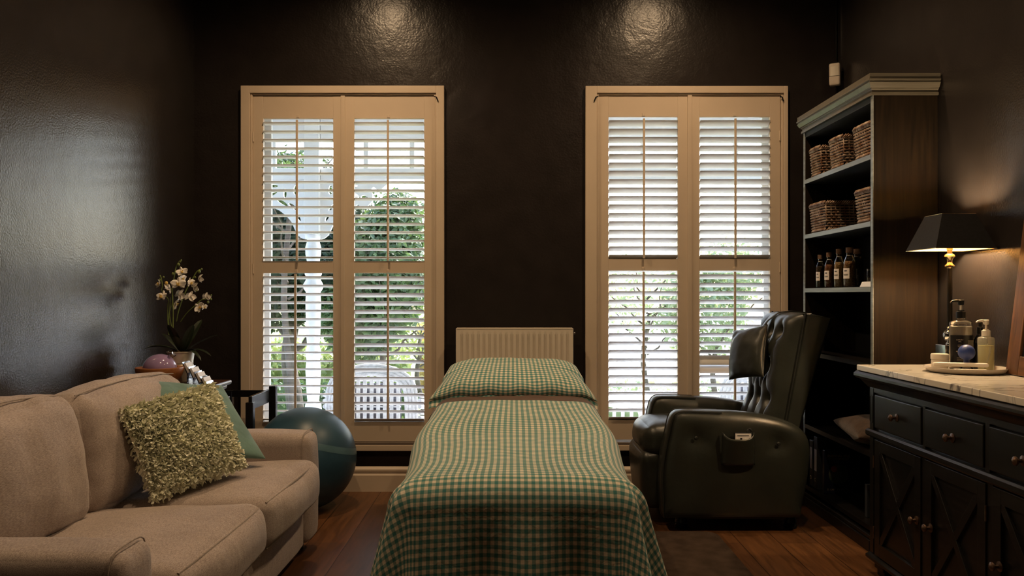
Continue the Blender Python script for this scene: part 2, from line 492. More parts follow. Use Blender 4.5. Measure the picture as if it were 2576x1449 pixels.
_b = M_CASEWOOD.node_tree.nodes['Principled BSDF']; _b.inputs['Specular IOR Level'].default_value = 0.18
M_CASEEDGE = wood_mat('daylit_case_edge', (0.13, 0.145, 0.14), (0.24, 0.26, 0.255), rough=0.42, axis='Y')  # cool daylight caught by the bookcase edges, put into the colour
M_CASEIN = mat('black_shelf_inside', (0.006, 0.006, 0.007), rough=0.6, var=0.2)
M_MARBLE = marble_mat()
M_KNOB = mat('aged_bronze', (0.16, 0.10, 0.07), rough=0.35, metal=0.85, var=0.3, vscale=40)
M_WICKER = mat('brown_wicker', (0.15, 0.066, 0.028), rough=0.38, var=0.4, vscale=25, color2=(0.38, 0.29, 0.22))  # greyer second tone stands for daylight highlights on the canes
M_OUTWICKER = mat('pale_grey_wicker', (0.62, 0.63, 0.66), rough=0.7, var=0.15, vscale=40)
M_SHADE = mat('black_linen_shade', (0.011, 0.010, 0.011), rough=0.85, var=0.2, vscale=120, bump=0.2, bscale=500)
M_SHADEIN = mat('gold_shade_lining', (0.80, 0.52, 0.22), rough=0.5, var=0.05)
M_GOLD = mat('brushed_champagne_metal', (0.72, 0.55, 0.32), rough=0.25, metal=1.0, var=0.08)
M_CHROME = mat('chrome', (0.7, 0.72, 0.74), rough=0.12, metal=1.0, var=0.03)
M_CRYSTAL = glass_mat('crystal_ball', tint=(0.86, 0.88, 0.9), refl=2.5, rough=0.03)
M_CLEAR = glass_mat('clear_bottle_glass', tint=(0.97, 0.97, 0.96), refl=2.0, rough=0.04)
M_FROST = mat('frosted_plastic', (0.75, 0.74, 0.66), rough=0.3, var=0.03, alpha=0.28)
M_OIL = mat('yellow_oil', (0.62, 0.55, 0.18), rough=0.25, var=0.05, vscale=3)
M_LOTION = mat('cream_lotion', (0.70, 0.63, 0.52), rough=0.4, var=0.03)
M_BLACKPL = mat('black_plastic', (0.008, 0.008, 0.008), rough=0.28, var=0.1)
M_WHITEPL = mat('ivory_plastic', (0.78, 0.72, 0.62), rough=0.35, var=0.03)
M_BLACKLAB = mat('black_label', (0.010, 0.009, 0.010), rough=0.35, var=0.1)
M_PRINT = mat('label_print', (0.42, 0.36, 0.28), rough=0.6, var=0.05)
M_BLUERUB = mat('blue_silicone', (0.030, 0.055, 0.21), rough=0.42, var=0.08)
M_STONEWARE = mat('glazed_stoneware', (0.46, 0.40, 0.33), rough=0.25, var=0.06)
M_FRAMEWOOD = wood_mat('oiled_teak', (0.065, 0.030, 0.013), (0.16, 0.072, 0.030), rough=0.32, axis='Z', scale=2.5)
M_BROWNTBL = wood_mat('dark_cherry_wood', (0.035, 0.014, 0.009), (0.08, 0.035, 0.02), rough=0.28, axis='X')
M_BOWLWOOD = wood_mat('orange_beech_bowl', (0.24, 0.085, 0.025), (0.36, 0.14, 0.045), rough=0.38, axis='X', scale=4)
M_PURPLE = mat('mauve_glass_dome', (0.30, 0.21, 0.38), rough=0.1, spec=0.6, var=0.12, vscale=6, coat=0.4)
M_POT = mat('painted_tin', (0.62, 0.55, 0.44), rough=0.32, metal=0.25, var=0.05)
M_PETAL = mat('white_silk_petal', (0.80, 0.76, 0.70), rough=0.6, var=0.04)
M_LIP = mat('yellow_orchid_lip', (0.75, 0.52, 0.14), rough=0.6, var=0.1)
M_STEM = mat('green_flower_stem', (0.15, 0.20, 0.045), rough=0.5, var=0.25, vscale=20)
M_ORLEAF = mat('dark_orchid_leaf', (0.022, 0.032, 0.014), rough=0.32, var=0.4, vscale=10)
M_MOSS = mat('bark_chips', (0.11, 0.055, 0.026), rough=0.85, var=0.5, vscale=40, bump=0.8, bscale=60, bdist=0.01)
M_CARD = mat('white_card', (0.80, 0.81, 0.84), rough=0.6, var=0.02)
M_CARDEDGE = mat('brown_card_stack', (0.24, 0.14, 0.08), rough=0.7, var=0.1)
M_ACRYL = glass_mat('clear_acrylic', tint=(0.90, 0.91, 0.93), refl=3.0, rough=0.05)
M_RUG = mat('dark_brown_pile', (0.045, 0.030, 0.022), rough=0.97, spec=0.1, var=0.25, vscale=14, bump=0.9, bscale=350, bdist=0.004)
M_CUSHBROWN = mat('brown_plush', (0.060, 0.034, 0.021), rough=0.95, var=0.3, vscale=60, bump=0.8, bscale=300, bdist=0.004, sheen=0.3)
M_BOOK = mat('navy_book_cover', (0.012, 0.014, 0.035), rough=0.35, var=0.15)
M_BINDER = mat('grey_binder', (0.030, 0.034, 0.042), rough=0.5, var=0.1)
M_PAPER = mat('paper_label', (0.80, 0.74, 0.70), rough=0.7, var=0.03)
M_CORK = mat('cork', (0.15, 0.085, 0.05), rough=0.85, var=0.3, vscale=80)
M_PIN = mat('sensor_plastic', (0.62, 0.54, 0.45), rough=0.4, var=0.03)
M_GREYMET = mat('grey_metal', (0.2, 0.2, 0.2), rough=0.35, metal=0.8, var=0.05)
M_GAPSHADE = mat('gap_shade_grey', (0.14, 0.11, 0.09), rough=0.5, var=0.05)
M_PAD = mat('padded_vinyl', (0.12, 0.10, 0.085), rough=0.5, var=0.05)
M_TABLEWOOD = wood_mat('beech_legs', (0.35, 0.22, 0.12), (0.45, 0.30, 0.17), rough=0.45)
M_CHAIRSHADE = mat('shaded_chair_inside', (0.10, 0.10, 0.12), rough=0.9, var=0.1)
M_BARK = mat('tree_bark', (0.09, 0.07, 0.055), rough=0.9, var=0.35, stretch=(1, 1, 0.25), vscale=14, bump=0.8, bscale=20, bdist=0.02)
def leaf_mat(name, c1, c2):
    m = mat(name, c1, rough=0.45, color2=c2, vscale=2.5)
    nt = m.node_tree; N, L = nt.nodes, nt.links
    b = N['Principled BSDF']; o = N['Material Output']
    tr = N.new('ShaderNodeBsdfTranslucent'); tr.inputs[0].default_value = (c2[0] * 1.3, c2[1] * 1.3, c2[2] * 0.9, 1)
    mx = N.new('ShaderNodeMixShader'); mx.inputs[0].default_value = 0.35
    L.new(b.outputs[0], mx.inputs[1]); L.new(tr.outputs[0], mx.inputs[2]); L.new(mx.outputs[0], o.inputs[0])
    return m
M_LEAFDARK = leaf_mat('dark_green_leaf', (0.014, 0.028, 0.014), (0.040, 0.068, 0.028))
M_LEAFMID = leaf_mat('mid_green_leaf', (0.035, 0.068, 0.030), (0.11, 0.17, 0.065))
M_LEAFLIME = leaf_mat('lime_leaf', (0.14, 0.21, 0.06), (0.32, 0.36, 0.13))
M_LEAFPALE = leaf_mat('sunlit_pale_leaf', (0.14, 0.20, 0.12), (0.32, 0.38, 0.24))  # blown sunlight on the foliage is put into this pale colour
M_LEAFAMBER = leaf_mat('amber_leaf', (0.45, 0.28, 0.08), (0.60, 0.44, 0.16))

# ================================================================ ROOM SHELL
XL, XR, YB, YF, ZC = -1.948, 1.985, 4.858, -1.6, 3.3
struct(MB().box(XL - .2, XR + .2, YF - .2, YB + .22, -0.06, 0).build('floor', M_FLOOR, smooth=0))
struct(MB().box(XL - .2, XR + .2, YF - .2, YB + .22, ZC, ZC + .1).build('ceiling', M_CEIL, smooth=0))
struct(MB().box(XL - .2, XL, YF - .2, YB + .22, 0, ZC).build('wall_left', M_WALL2, smooth=0))
struct(MB().box(XR, XR + .2, YF - .2, YB + .22, 0, ZC).build('wall_right', M_WALL2, smooth=0))
struct(MB().box(XL, XR, YF - .2, YF, 0, ZC).build('wall_rear', M_WALL, smooth=0))
WZ0, WZ1 = 0.297, 2.424
W1 = (-1.598, -0.466); W2 = (0.510, 1.647)
wb = MB()
xs = [XL, W1[0], W1[1], W2[0], W2[1], XR]
for i in range(5):
    if i in (1, 3):
        wb.box(xs[i], xs[i + 1], YB, YB + .22, 0, WZ0); wb.box(xs[i], xs[i + 1], YB, YB + .22, WZ1, ZC)
    else:
        wb.box(xs[i], xs[i + 1], YB, YB + .22, 0, ZC)
struct(wb.build('wall_back', M_WALL, smooth=0))

def baseboard(name, x0, x1, along='x', at=YB, sgn=-1):
    prof = [(0, 0), (0.018, 0), (0.018, 0.098), (0.013, 0.106), (0.013, 0.118), (0.016, 0.122), (0.016, 0.134), (0.008, 0.146), (0, 0.15)]
    if along == 'x': poly = [(at + sgn * d, z) for d, z in prof]; mb = MB().prism(poly, x0, x1, 'YZ')
    else: poly = [(at + sgn * d, z) for d, z in prof]; mb = MB().prism(poly, x0, x1, 'XZ')
    struct(mb.build(name, M_CREAM, smooth=30))
baseboard('baseboard_back', XL, XR)
baseboard('baseboard_left', YF, YB, 'y', XL, 1)
baseboard('baseboard_right', YF, YB, 'y', XR, -1)
# paint seam and alarm cable running down the right hand corner
tag(MB().tube([(XR - .012, YB - .012, z) for z in (2.63, 2.9, 3.29)], 0.0035, 6).build('alarm_cable', M_BLACKMET),
    'thin black cable running up the wall corner above the white motion sensor', 'cable')

def window(name, xo, px0, px1, py0, py1):
    Yc = YB - 0.032
    a = P(px0, py0, Yc); b = P(px1, py1, Yc)
    root = bpy.data.objects.new(name, None); COL.objects.link(root); root.location = ((xo[0] + xo[1]) / 2, YB, WZ0); struct(root)
    for k, (x0, x1, z0, z1) in enumerate(((a.x, xo[0] + .001, b.z, a.z), (xo[1] - .001, b.x, b.z, a.z))):
        mb = MB().box(x0, x1, Yc, YB, z0, z1)
        s = 1 if k == 0 else -1; e = x1 if k == 0 else x0
        mb.box(min(e, e + s * .012), max(e, e + s * .012), YB - .022, YB + .03, WZ0, WZ1)
        mb.build('window_casing', M_CREAM, root, bevel=.003)
    mb = MB().box(xo[0], xo[1], Yc, YB, WZ1, a.z); mb.box(xo[0] + .012, xo[1] - .012, YB - .022, YB + .03, WZ1 - .010, WZ1)
    mb.build('window_casing', M_CREAM, root, bevel=.003)
    mb = MB().box(xo[0], xo[1], Yc, YB, b.z, WZ0 - .012); mb.build('window_casing', M_CREAM, root, bevel=.003)
    MB().box(xo[0] + .002, xo[1] - .002, Yc + .006, YB + .02, WZ0 - .012, WZ0 + .004).build('gap_shade_strip', M_GAPSHADE, root, bevel=.001)  # dark strip standing for the shaded gap below the shutters
    # reveals in the wall thickness
    rv = MB()
    rv.box(xo[0], xo[0] + .02, YB + .03, YB + .22, WZ0, WZ1); rv.box(xo[1] - .02, xo[1], YB + .03, YB + .22, WZ0, WZ1)
    rv.box(xo[0], xo[1], YB + .03, YB + .22, WZ1 - .02, WZ1); rv.box(xo[0], xo[1], YB + .03, YB + .26, WZ0 - .01, WZ0 + .025)
    rv.build('window_reveal', M_WHITE, root, smooth=0)
    # double hung sash
    Ys = YB + .15
    zm = lerp(WZ0, WZ1, .5)
    for k, (z0, z1, y) in enumerate(((WZ0 + .025, zm + .02, Ys), (zm - .02, WZ1 - .02, Ys + .035))):
        x0, x1 = xo[0] + .02, xo[1] - .02
        m = MB().box(x0, x0 + .045, y, y + .032, z0, z1).box(x1 - .045, x1, y, y + .032, z0, z1)
        m.box(x0, x1, y, y + .032, z0, z0 + (.07 if k == 0 else .035)).box(x0, x1, y, y + .032, z1 - .035, z1)
        m.build('window_sash', M_WHITE, root, bevel=.003)
        MB().box(x0 + .04, x1 - .04, y + .014, y + .018, z0 + .03, z1 - .03).build('window_pane', M_GLASS, root, smooth=0)
    return root
window('window_1', W1, 605, 1117, 215, 1135)
window('window_2', W2, 1473, 1983, 216, 1134)

def shutter(x0, x1, l0, l1, ys, up, lo, rodx, tilts, label, astragal=None, closed=(), hinge=1):
    """ys: top, upper opening top/bottom, lower opening top/bottom, bottom. up/lo: first slat y, last slat y, count"""
    Yf = YB - 0.012; th = 0.028
    top, a0, a1, b0, b1, bot = ys
    g = lambda px, py, Y=Yf: P(px, py, Y)
    c = g((x0 + x1) / 2, bot)
    root = thing('plantation_shutter', (c.x, Yf + th / 2, c.z), label, 'shutter', 'plantation shutters over the two windows')
    X0, X1, XA, XB = g(x0, 0).x, g(x1, 0).x, g(l0, 0).x, g(l1, 0).x
    Z = [g(0, y).z for y in ys]
    MB().box(X0, XA, Yf, Yf + th, Z[5], Z[0]).build('stile', M_CREAM, root, bevel=.002)
    MB().box(XB, X1, Yf, Yf + th, Z[5], Z[0]).build('stile', M_CREAM, root, bevel=.002)
    for z0, z1 in ((Z[1], Z[0]), (Z[3], Z[2]), (Z[5], Z[4])):
        MB().box(XA - .0005, XB + .0005, Yf + .0008, Yf + th - .0008, z0, z1).build('rail', M_CREAM, root, bevel=.0015)
    if astragal:
        MB().box(g(astragal[0], 0).x, g(astragal[1], 0).x, Yf - .009, Yf, Z[5], Z[0]).build('meeting_strip', M_CREAM, root, bevel=.003)
    yc = Yf + th / 2
    for (y0, y1, n), t, tr, (r0, r1), cl in ((up, tilts[0], rodx[0], (a0 + 4, a1 - 1), ()), (lo, tilts[1], rodx[1], (b0 + 2, b1 - 8), closed)):
        mb = MB()
        for i in range(n):
            th_ = radians(t)
            if i in cl: th_ = radians(-72)
            py = lerp(y0, y1, i / (n - 1))
            zf = g(0, py).z                    # height of the room-side edge
            hd = .0305
            zc = zf - hd * sin(radians(t))
            poly = []
            for k in range(12):
                a = 2 * pi * k / 12
                d = hd * cos(a); e = .0048 * sin(a)
                poly.append((yc - d * cos(th_) - e * sin(th_), zc + d * sin(th_) - e * cos(th_)))
            mb.prism(poly, XA + .002, XB - .002, 'YZ')
        mb.build('louvre_bank', M_SLAT, root, smooth=50)
        yr = yc - .0305 * cos(radians(t)) - .006
        rx = g(tr, 0, yr).x
        MB().box(rx - .0065, rx + .0065, yr - .006, yr + .006, P(0, r1, yr).z, P(0, r0, yr).z).build('tilt_rod', M_CREAM, root, bevel=.002)
        zz = g(0, a0).z if y0 < 500 else g(0, b0).z
        MB().box(rx - .0085, rx + .0085, Yf - .0035, Yf + .004, zz + .004, zz + .022).build('rod_notch_block', M_CREAM, root, bevel=.002)  # raised block standing for the dark notch in the rail
    if hinge > 0: hx_ = X1
    else: hx_ = X0
    for hz in (Z[5] + .2, (Z[5] + Z[0]) / 2, Z[0] - .25):
        hx = hx_ + (.004 if hinge < 0 else -.004)
        MB().tube([(hx, Yf - .004, hz - .03), (hx, Yf - .004, hz + .03)], .004, 8).build('hinge', M_CREAM, root)
    return root
U1 = (308.7, 646.4, 17); L1 = (695.6, 1052.5, 18)
shutter(636, 859.5, 662, 838, (241, 298, 657, 687, 1062, 1111), U1, L1, (747, 743), (6, 14),
        'white louvred shutter at the left half of the left window, nearest the orchid', astragal=None, hinge=-1)
shutter(860.5, 1096, 891, 1067, (241, 298, 657, 687, 1062, 1111), U1, L1, (976, 976), (9, 24),
        'white louvred shutter at the right half of the left window, wicker chair seen behind it', astragal=(857.5, 868.5))
U2 = (303.5, 641, 17); L2 = (690.5, 1048, 18)
shutter(1503, 1731, 1531, 1705, (238.5, 294, 651, 681, 1057, 1106), U2, L2, (1620, 1619), (27, 27),
        'white louvred shutter at the left half of the right window, before the brightest sky', hinge=-1)
shutter(1732, 1963, 1760, 1937, (238.5, 294, 651, 681, 1057, 1106), U2, L2, (1850, 1849), (27, 26),
        'white louvred shutter at the right half of the right window, behind the leather recliner', astragal=(1729, 1740.5), closed=(10, 11))

# shutter holding hooks at the top corners
for i, (hx, sg) in enumerate(((1093, 1), (1504, -1), (1962, 1))):
    p = P(hx, 243, YB - .034)
    mb = MB().tube([p, p + Vector((sg * .012, -.004, -.004)), p + Vector((sg * .022, -.002, -.03))], .004, 6)
    tag(mb.build('shutter_hook', M_BLACKMET), ('small black hook at the top right corner of the left window',
        'small black hook at the top left corner of the right window', 'small black hook at the top right corner of the right window')[i], 'hook')

# ---------------------------------------------------------------- outside
struct(MB().box(-30, 30, 6.75, 70, -0.6, -0.45).build('ground', M_GRASS, smooth=0))
M_PAVE = mat('added_pale_paving', (0.72, 0.72, 0.70), rough=0.8, var=0.08, vscale=2)
struct(MB().box(.1, 30, 9.9, 70, -.45, -.44).build('added_pale_ground', M_PAVE, smooth=0))  # pale ground added so the view through the right window turns white
struct(MB().box(-6, 6, YB + .22, 6.75, -0.45, -0.12).build('verandah_floor', M_DECK, smooth=0))
struct(MB().box(-6, 6, YB + .22, 6.5, 2.66, 2.72).build('verandah_ceiling', M_WHITE, smooth=0))
YV = 6.3
zf = lambda y: 1.2 - (y - 741) * YV / 2000
fr = MB()
_pl, _pr = P(788, 0, YV).x - .062, P(788, 0, YV).x + .062
for _a, _b in ((-6, _pl), (_pr, 6)):
    fr.box(_a, _b, YV - .03, YV + .03, zf(357), 2.655)
    fr.box(_a, _b, YV - .025, YV + .025, zf(452), zf(424))
fz = thing('verandah_frieze', (0, YV, zf(452)), 'white timber frieze of upright bars hung under the verandah roof', 'trim')
fr.build('beam', M_WHITE, fz, bevel=.004)
for k in range(-14, 15):
    x = P(921 + 116 * k, 0, YV).x
    if abs(x - P(788, 0, YV).x) < .1 or abs(x) > 3.6: continue
    MB().box(x - .019, x + .019, YV - .018, YV + .018, zf(424), zf(357)).build('upright_bar', M_WHITE, fz, bevel=.003)

def post(px, label):
    x = P(px, 0, YV).x
    root = thing('verandah_post', (x, YV, -.12), label, 'post')
    MB().box(x - .06, x + .06, YV - .062, YV + .062, zf(592), 2.655).build('square_shaft', M_WHITE, root, bevel=.006)
    prof = []
    for y, r in ((1090, .062), (1046, .062), (1040, .052), (1030, .066), (1018, .062), (1008, .045), (985, .052), (930, .060), (905, .052), (893, .060), (880, .06), (870, .046),
                 (840, .055), (760, .060), (735, .056), (726, .075), (716, .078), (706, .060), (698, .052), (690, .066), (680, .064), (668, .046), (655, .050), (640, .060), (622, .061), (610, .050), (604, .044), (600, .062), (592, .064)):
        prof.append((r, zf(y)))
    mb = MB().lathe(prof, (x, YV, 0), 28)
    mb.build('turned_shaft', M_WHITE, root)
    MB().box(x - .07, x + .07, YV - .07, YV + .07, -.12, zf(1090) + .01).build('post_base', M_WHITE, root, bevel=.005)
    # fretwork brackets left and right, cut from a board with holes
    for sg in (-1, 1):
        cu = bpy.data.curves.new('fret', 'CURVE'); cu.dimensions = '2D'; cu.fill_mode = 'BOTH'; cu.extrude = .014
        outer = [(19, 452), (190, 452), (184, 466), (172, 476), (160, 477), (152, 470), (146, 478), (150, 492), (148, 508), (136, 520), (122, 523), (112, 514),
                 (106, 520), (98, 524), (84, 530), (68, 542), (54, 558), (46, 576), (38, 592), (28, 600), (19, 602)]
        sp = cu.splines.new('POLY'); sp.points.add(len(outer) - 1); sp.use_cyclic_u = True
        for i, (dx, y) in enumerate(outer):
            sp.points[i].co = (sg * dx * YV / 2000, zf(y), 0, 1)
        for (cx, cy, rx, ry, an) in ((130, 497, 9, 5, .4), (104, 490, 16, 4, .5), (70, 486, 4, 12, 0), (44, 478, 5, 12, 0), (76, 510, 15, 4, -.5), (50, 520, 14, 4, -.7),
                                     (36, 548, 10, 3.5, -1.0), (100, 468, 12, 4, 0)):
            sp = cu.splines.new('POLY'); sp.points.add(15); sp.use_cyclic_u = True
            for i in range(16):
                a = 2 * pi * i / 16
                u = rx * cos(a) * (1 + .25 * sin(a)); v = ry * sin(a)
                sp.points[i].co = (sg * (cx + u * cos(an) - v * sin(an)) * YV / 2000, zf(cy + u * sin(an) + v * cos(an)), 0, 1)
        tmp = bpy.data.objects.new('tmp', cu); COL.objects.link(tmp)
        bpy.context.view_layer.update()
        me = bpy.data.meshes.new_from_object(tmp.evaluated_get(bpy.context.evaluated_depsgraph_get()))
        bpy.data.objects.remove(tmp)
        me.transform(Matrix.Rotation(pi / 2, 4, 'X')); me.transform(Matrix.Translation((0, 0, .12)))
        me.materials.clear(); me.materials.append(M_WHITE)
        o = bpy.data.objects.new('fretwork_bracket', me); COL.objects.link(o); o.parent = root
post(788, 'white turned verandah post with fretwork brackets outside the left window')

def leaves(mb, c, rad, n, size, shell=.45, flat=0):
    c = Vector(c)
    for i in range(n):
        while True:
            d = Vector((random.uniform(-1, 1), random.uniform(-1, 1), random.uniform(-1, 1)))
            if .05 < d.length <= 1: break
        d = d.normalized() * (shell + (1 - shell) * random.random() ** .5)
        k = 1 + .25 * noise.noise(d * 2.3 + c)
        p = c + Vector((d.x * rad[0], d.y * rad[1], d.z * rad[2])) * k
        s = size * random.uniform(.6, 1.3)
        nrm = (d + Vector((random.uniform(-1, 1), random.uniform(-1, 1), random.uniform(-.4, 1.2))) * .9).normalized()
        u = nrm.orthogonal().normalized(); u.rotate(Matrix.Rotation(random.uniform(0, 6.28), 3, nrm)); v = nrm.cross(u)
        mb.add([p, p + u * s * .5 + v * s * .24 + nrm * s * .06, p + u * s, p + u * s * .5 - v * s * .24 + nrm * s * .06], [(0, 1, 2), (0, 2, 3)])
    return mb
def blob(mb, c, rad, k=.62):
    vs = []; fs = []; n, m = 14, 9
    return mb.lathe([(max(1e-7, rad[0] * k * sin(pi * j / m)), -rad[2] * k * cos(pi * j / m)) for j in range(m + 1)], c, n, sy=rad[1] / rad[0])
def tree(name, label, cat, X, Y, balls, n, size, m, trunk=None, group=None, core=True):
    z0 = -.45
    root = thing(name, (X, Y, z0), label, cat, group)
    mb = MB()
    tot = sum(b[3] * b[4] * b[5] for b in balls)
    for (dx, dy, z, rx, ry, rz) in balls:
        c = (X + dx, Y + dy, z)
        leaves(mb, c, (rx, ry, rz), int(n * rx * ry * rz / tot), size)
        if core: blob(mb, c, (rx, ry, rz))
    mb.build('foliage', m, root, smooth=0)
    if trunk:
        tb = MB()
        r, ztop = trunk[:2]
        pts = [(X + .04 * sin(k * .9), Y, lerp(z0, ztop, k / 8)) for k in range(9)]
        tb.tube(pts, [r * (1.25 - .45 * k / 8) for k in range(9)], 12)
        for q in range(trunk[2] if len(trunk) > 2 else 6):
            a = q * 2.4; z = lerp(ztop * .55, ztop, q / 6)
            L_ = .5 + .1 * (q % 3)
            bp = [(X, Y, z)]
            for j in range(1, 6):
                bp.append((X + cos(a) * L_ * j / 5 + .03 * sin(j * 2 + q), Y + sin(a) * L_ * j / 5, z + L_ * .9 * (j / 5) ** 1.1))
            tb.tube(bp, [r * .4 * (1.1 - j / 5.5) for j in range(6)], 6)
        tb.build('trunk', M_BARK, root)
    return root
tree('garden_tree', 'dark leafy tree with a thick trunk left of the turned verandah post', 'tree', -2.50, 9.0,
     [(0, 0, 1.85, 1.05, .8, .95), (-.9, .4, 1.6, .7, .6, .7), (.55, -.3, 1.35, .6, .5, .55), (-.2, -.5, 1.25, .5, .4, .45)], 24000, .085, M_LEAFDARK, (.085, 1.0))
tree('garden_shrub', 'tall glossy green shrub seen through the right half of the left window', 'shrub', -1.32, 8.3,
     [(0, 0, 1.45, .46, .5, .65), (-.28, 0, .95, .42, .4, .45), (.1, .1, 1.95, .3, .4, .35)], 9000, .09, M_LEAFMID, (.035, 1.0))
tree('garden_shrub', 'bright green leaf tips rising behind the white frieze bars at the post', 'shrub', -2.15, 7.6,
     [(-.1, 0, 2.28, .6, .3, .25)], 1500, .085, M_LEAFMID, (.03, 2.1), core=False)
tree('garden_shrub', 'bare branched pale shrub outside the right window behind the white table', 'shrub', 1.45, 8.6,
     [(0, 0, 1.2, .55, .4, .45)], 900, .06, M_LEAFPALE, (.03, 1.0, 9), core=False)
tree('garden_shrub', 'pale green shrub seen through the right half of the right window', 'shrub', 2.15, 8.4,
     [(-.15, 0, 1.05, .5, .4, .5), (.15, 0, 1.45, .4, .3, .35)], 3600, .075, M_LEAFPALE, (.03, .8), core=False)
tree('garden_shrub', 'slim pale shrub with a dark lantern post seen low in the left window', 'shrub', -1.12, 9.6,
     [(.1, 0, .75, .55, .4, .35)], 900, .06, M_LEAFLIME, (.03, .6, 9), core=False)
def hedge(label, x0, x1, y, z0, z1, d, n, size, m):
    mb = MB()
    for i in range(n):
        x = random.uniform(x0, x1); yy = y + random.uniform(-d, d) * .5; z = lerp(z0, z1, random.random() ** .8)
        z += .12 * noise.noise(Vector((x * 1.3, y, 0)))
        s = size * random.uniform(.6, 1.3)
        nrm = Vector((random.uniform(-1, 1), random.uniform(-1.3, .3), random.uniform(-.2, 1.2))).normalized()
        u = nrm.orthogonal().normalized(); u.rotate(Matrix.Rotation(random.uniform(0, 6.28), 3, nrm)); v = nrm.cross(u)
        p = Vector((x, yy, z))
        mb.add([p, p + u * s * .5 + v * s * .25, p + u * s, p + u * s * .5 - v * s * .25], [(0, 1, 2, 3)])
    mb.box(x0, x1, y - d * .25, y + d * .25, z0, lerp(z0, z1, .72))
    tag(mb.build('hedge', m, smooth=0), label, 'hedge')
hedge('lime green flowering hedge across the lawn beyond the tree trunk', -7.5, -1.5, 11.5, -.45, .55, .8, 9000, .11, M_LEAFLIME)
hedge('low mid green hedge at the foot of the garden tree', -5, -1.3, 9.9, -.45, .12, .5, 3500, .08, M_LEAFMID)
hedge('low clipped green hedge behind the white garden table', .2, 4.5, 9.4, -.45, .16, .5, 3500, .07, M_LEAFPALE)
hedge('golden leaved hedge far behind the wicker chair', -1.5, .2, 13, -.45, .75, .8, 5000, .12, M_LEAFAMBER)

def wicker_chair(X, Y, rz, label):
    z0 = -.12
    root = thing('wicker_armchair', (X, Y, z0), label, 'chair', 'pale wicker armchairs on the verandah')
    o_ = Vector((X, Y, z0))
    def pt(x, y, z): return o_ + Vector((x, y, z))
    W = .31
    # arched back: thick rolled rim of bundled canes
    for k in range(4):
        rim = []
        for i in range(21):
            a = pi * i / 20
            rim.append(pt(-(W - .022 * k) * cos(a) * (1 if abs(cos(a)) < .999 else 1), -.26 - .01 * k, .56 + (.27 - .02 * k) * sin(a) ** .6))
        rim = [pt(-(W - .022 * k), -.22, .28)] + rim + [pt((W - .022 * k), -.22, .28)]
        MB().tube(rim, .0125, 8).build('rim_cane', M_OUTWICKER, root)
    bk = MB()
    for i in range(9):
        x = lerp(-.185, .185, i / 8)
        h = .56 + .20 * sqrt(max(0, 1 - (x / .25) ** 2)) ** .8
        bk.box(X + x - .0125, X + x + .0125, Y - .27, Y - .258, z0 + .30, z0 + h)
    for z in (.36, .45, .54, .63, .72):
        bk.tube([pt(lerp(-.2, .2, i / 16), -.257 + .006 * (-1) ** i, z) for i in range(17)], .006, 6)
    bk.build('woven_back', M_OUTWICKER, root, smooth=30)
    MB().box(X - .2, X + .2, Y - .22, Y - .21, z0 + .30, z0 + .70).build('back_cushion', M_CHAIRSHADE, root, bevel=.004)  # dark grey panel painted as the chair's shaded inside behind the slats
    for sg in (-1, 1):
        ar = MB()
        for k in range(9):
            x = sg * (W - .003 * k)
            t = k / 8
            ar.tube([pt(sg * (W + .02 - .0 * k), -.24, lerp(.62, .30, t)), pt(sg * (W + .045), 0, lerp(.58, .26, t)), pt(sg * (W + .03), .24, lerp(.52, .22, t))], .016, 8)
        ar.build('arm', M_OUTWICKER, root)
    st = MB().box(X - .29, X + .29, Y - .25, Y + .26, z0 + .26, z0 + .33)
    st.build('seat', M_OUTWICKER, root, bevel=.02)
    for sx in (-1, 1):
        for sy in (-1, 1):
            MB().tube([pt(sx * .28, sy * .23, 0), pt(sx * .27, sy * .22, .28)], .02, 8).build('leg', M_OUTWICKER, root)
    root.rotation_euler.z = rz
    return root
wicker_chair(-.98, 5.78, radians(0), 'pale wicker armchair with an arched slatted back outside the left window')
wicker_chair(1.74, 5.74, radians(0), 'pale wicker armchair outside the right window behind the recliner')
def garden_table(X, Y):
    z0 = -.12
    root = thing('garden_table', (X, Y, z0), 'round white garden table on the verandah outside the right window', 'table')
    MB().lathe([(.001, .50), (.33, .50), (.345, .505), (.345, .52), (.33, .528), (.001, .528)], (X, Y, z0), 36).build('table_top', M_WHITE, root)
    MB().lathe([(.02, .02), (.03, .1), (.022, .25), (.03, .4), (.06, .5)], (X, Y, z0), 16).build('pedestal', M_WHITE, root)
    for k in range(3):
        a = k * 2.094 + .4
        MB().tube([(X, Y, z0 + .12), (X + .16 * cos(a), Y + .16 * sin(a), z0 + .1), (X + .27 * cos(a), Y + .27 * sin(a), z0 + .015)], .015, 8).build('foot', M_WHITE, root)
garden_table(.98, 5.98)
def slat_bench(X0, X1, Y):
    z0 = -.12
    root = thing('slatted_bench', ((X0 + X1) / 2, Y, z0), 'white slatted garden bench below the brightest part of the right window', 'bench')
    MB().box(X0, X1, Y - .01, Y + .03, z0 + .50, z0 + .54).build('top_rail', M_WHITE, root, bevel=.004)
    b = MB()
    n = 15
    for i in range(n):
        x = lerp(X0 + .05, X1 - .05, i / (n - 1)); b.box(x - .013, x + .013, Y, Y + .016, z0 + .2, z0 + .5)
    b.build('back_slats', M_WHITE, root, smooth=0)
    MB().box(X0, X1, Y, Y + .4, z0 + .2, z0 + .23).build('seat', M_WHITE, root, bevel=.004)
    for x in (X0 + .02, X1 - .02):
        for y in (Y + .01, Y + .38):
            MB().box(x - .02, x + .02, y - .02, y + .02, z0, z0 + (.54 if y < Y + .1 else .2)).build('leg', M_WHITE, root, bevel=.003)
slat_bench(.42, 1.5, 6.42 - .5 + .5)

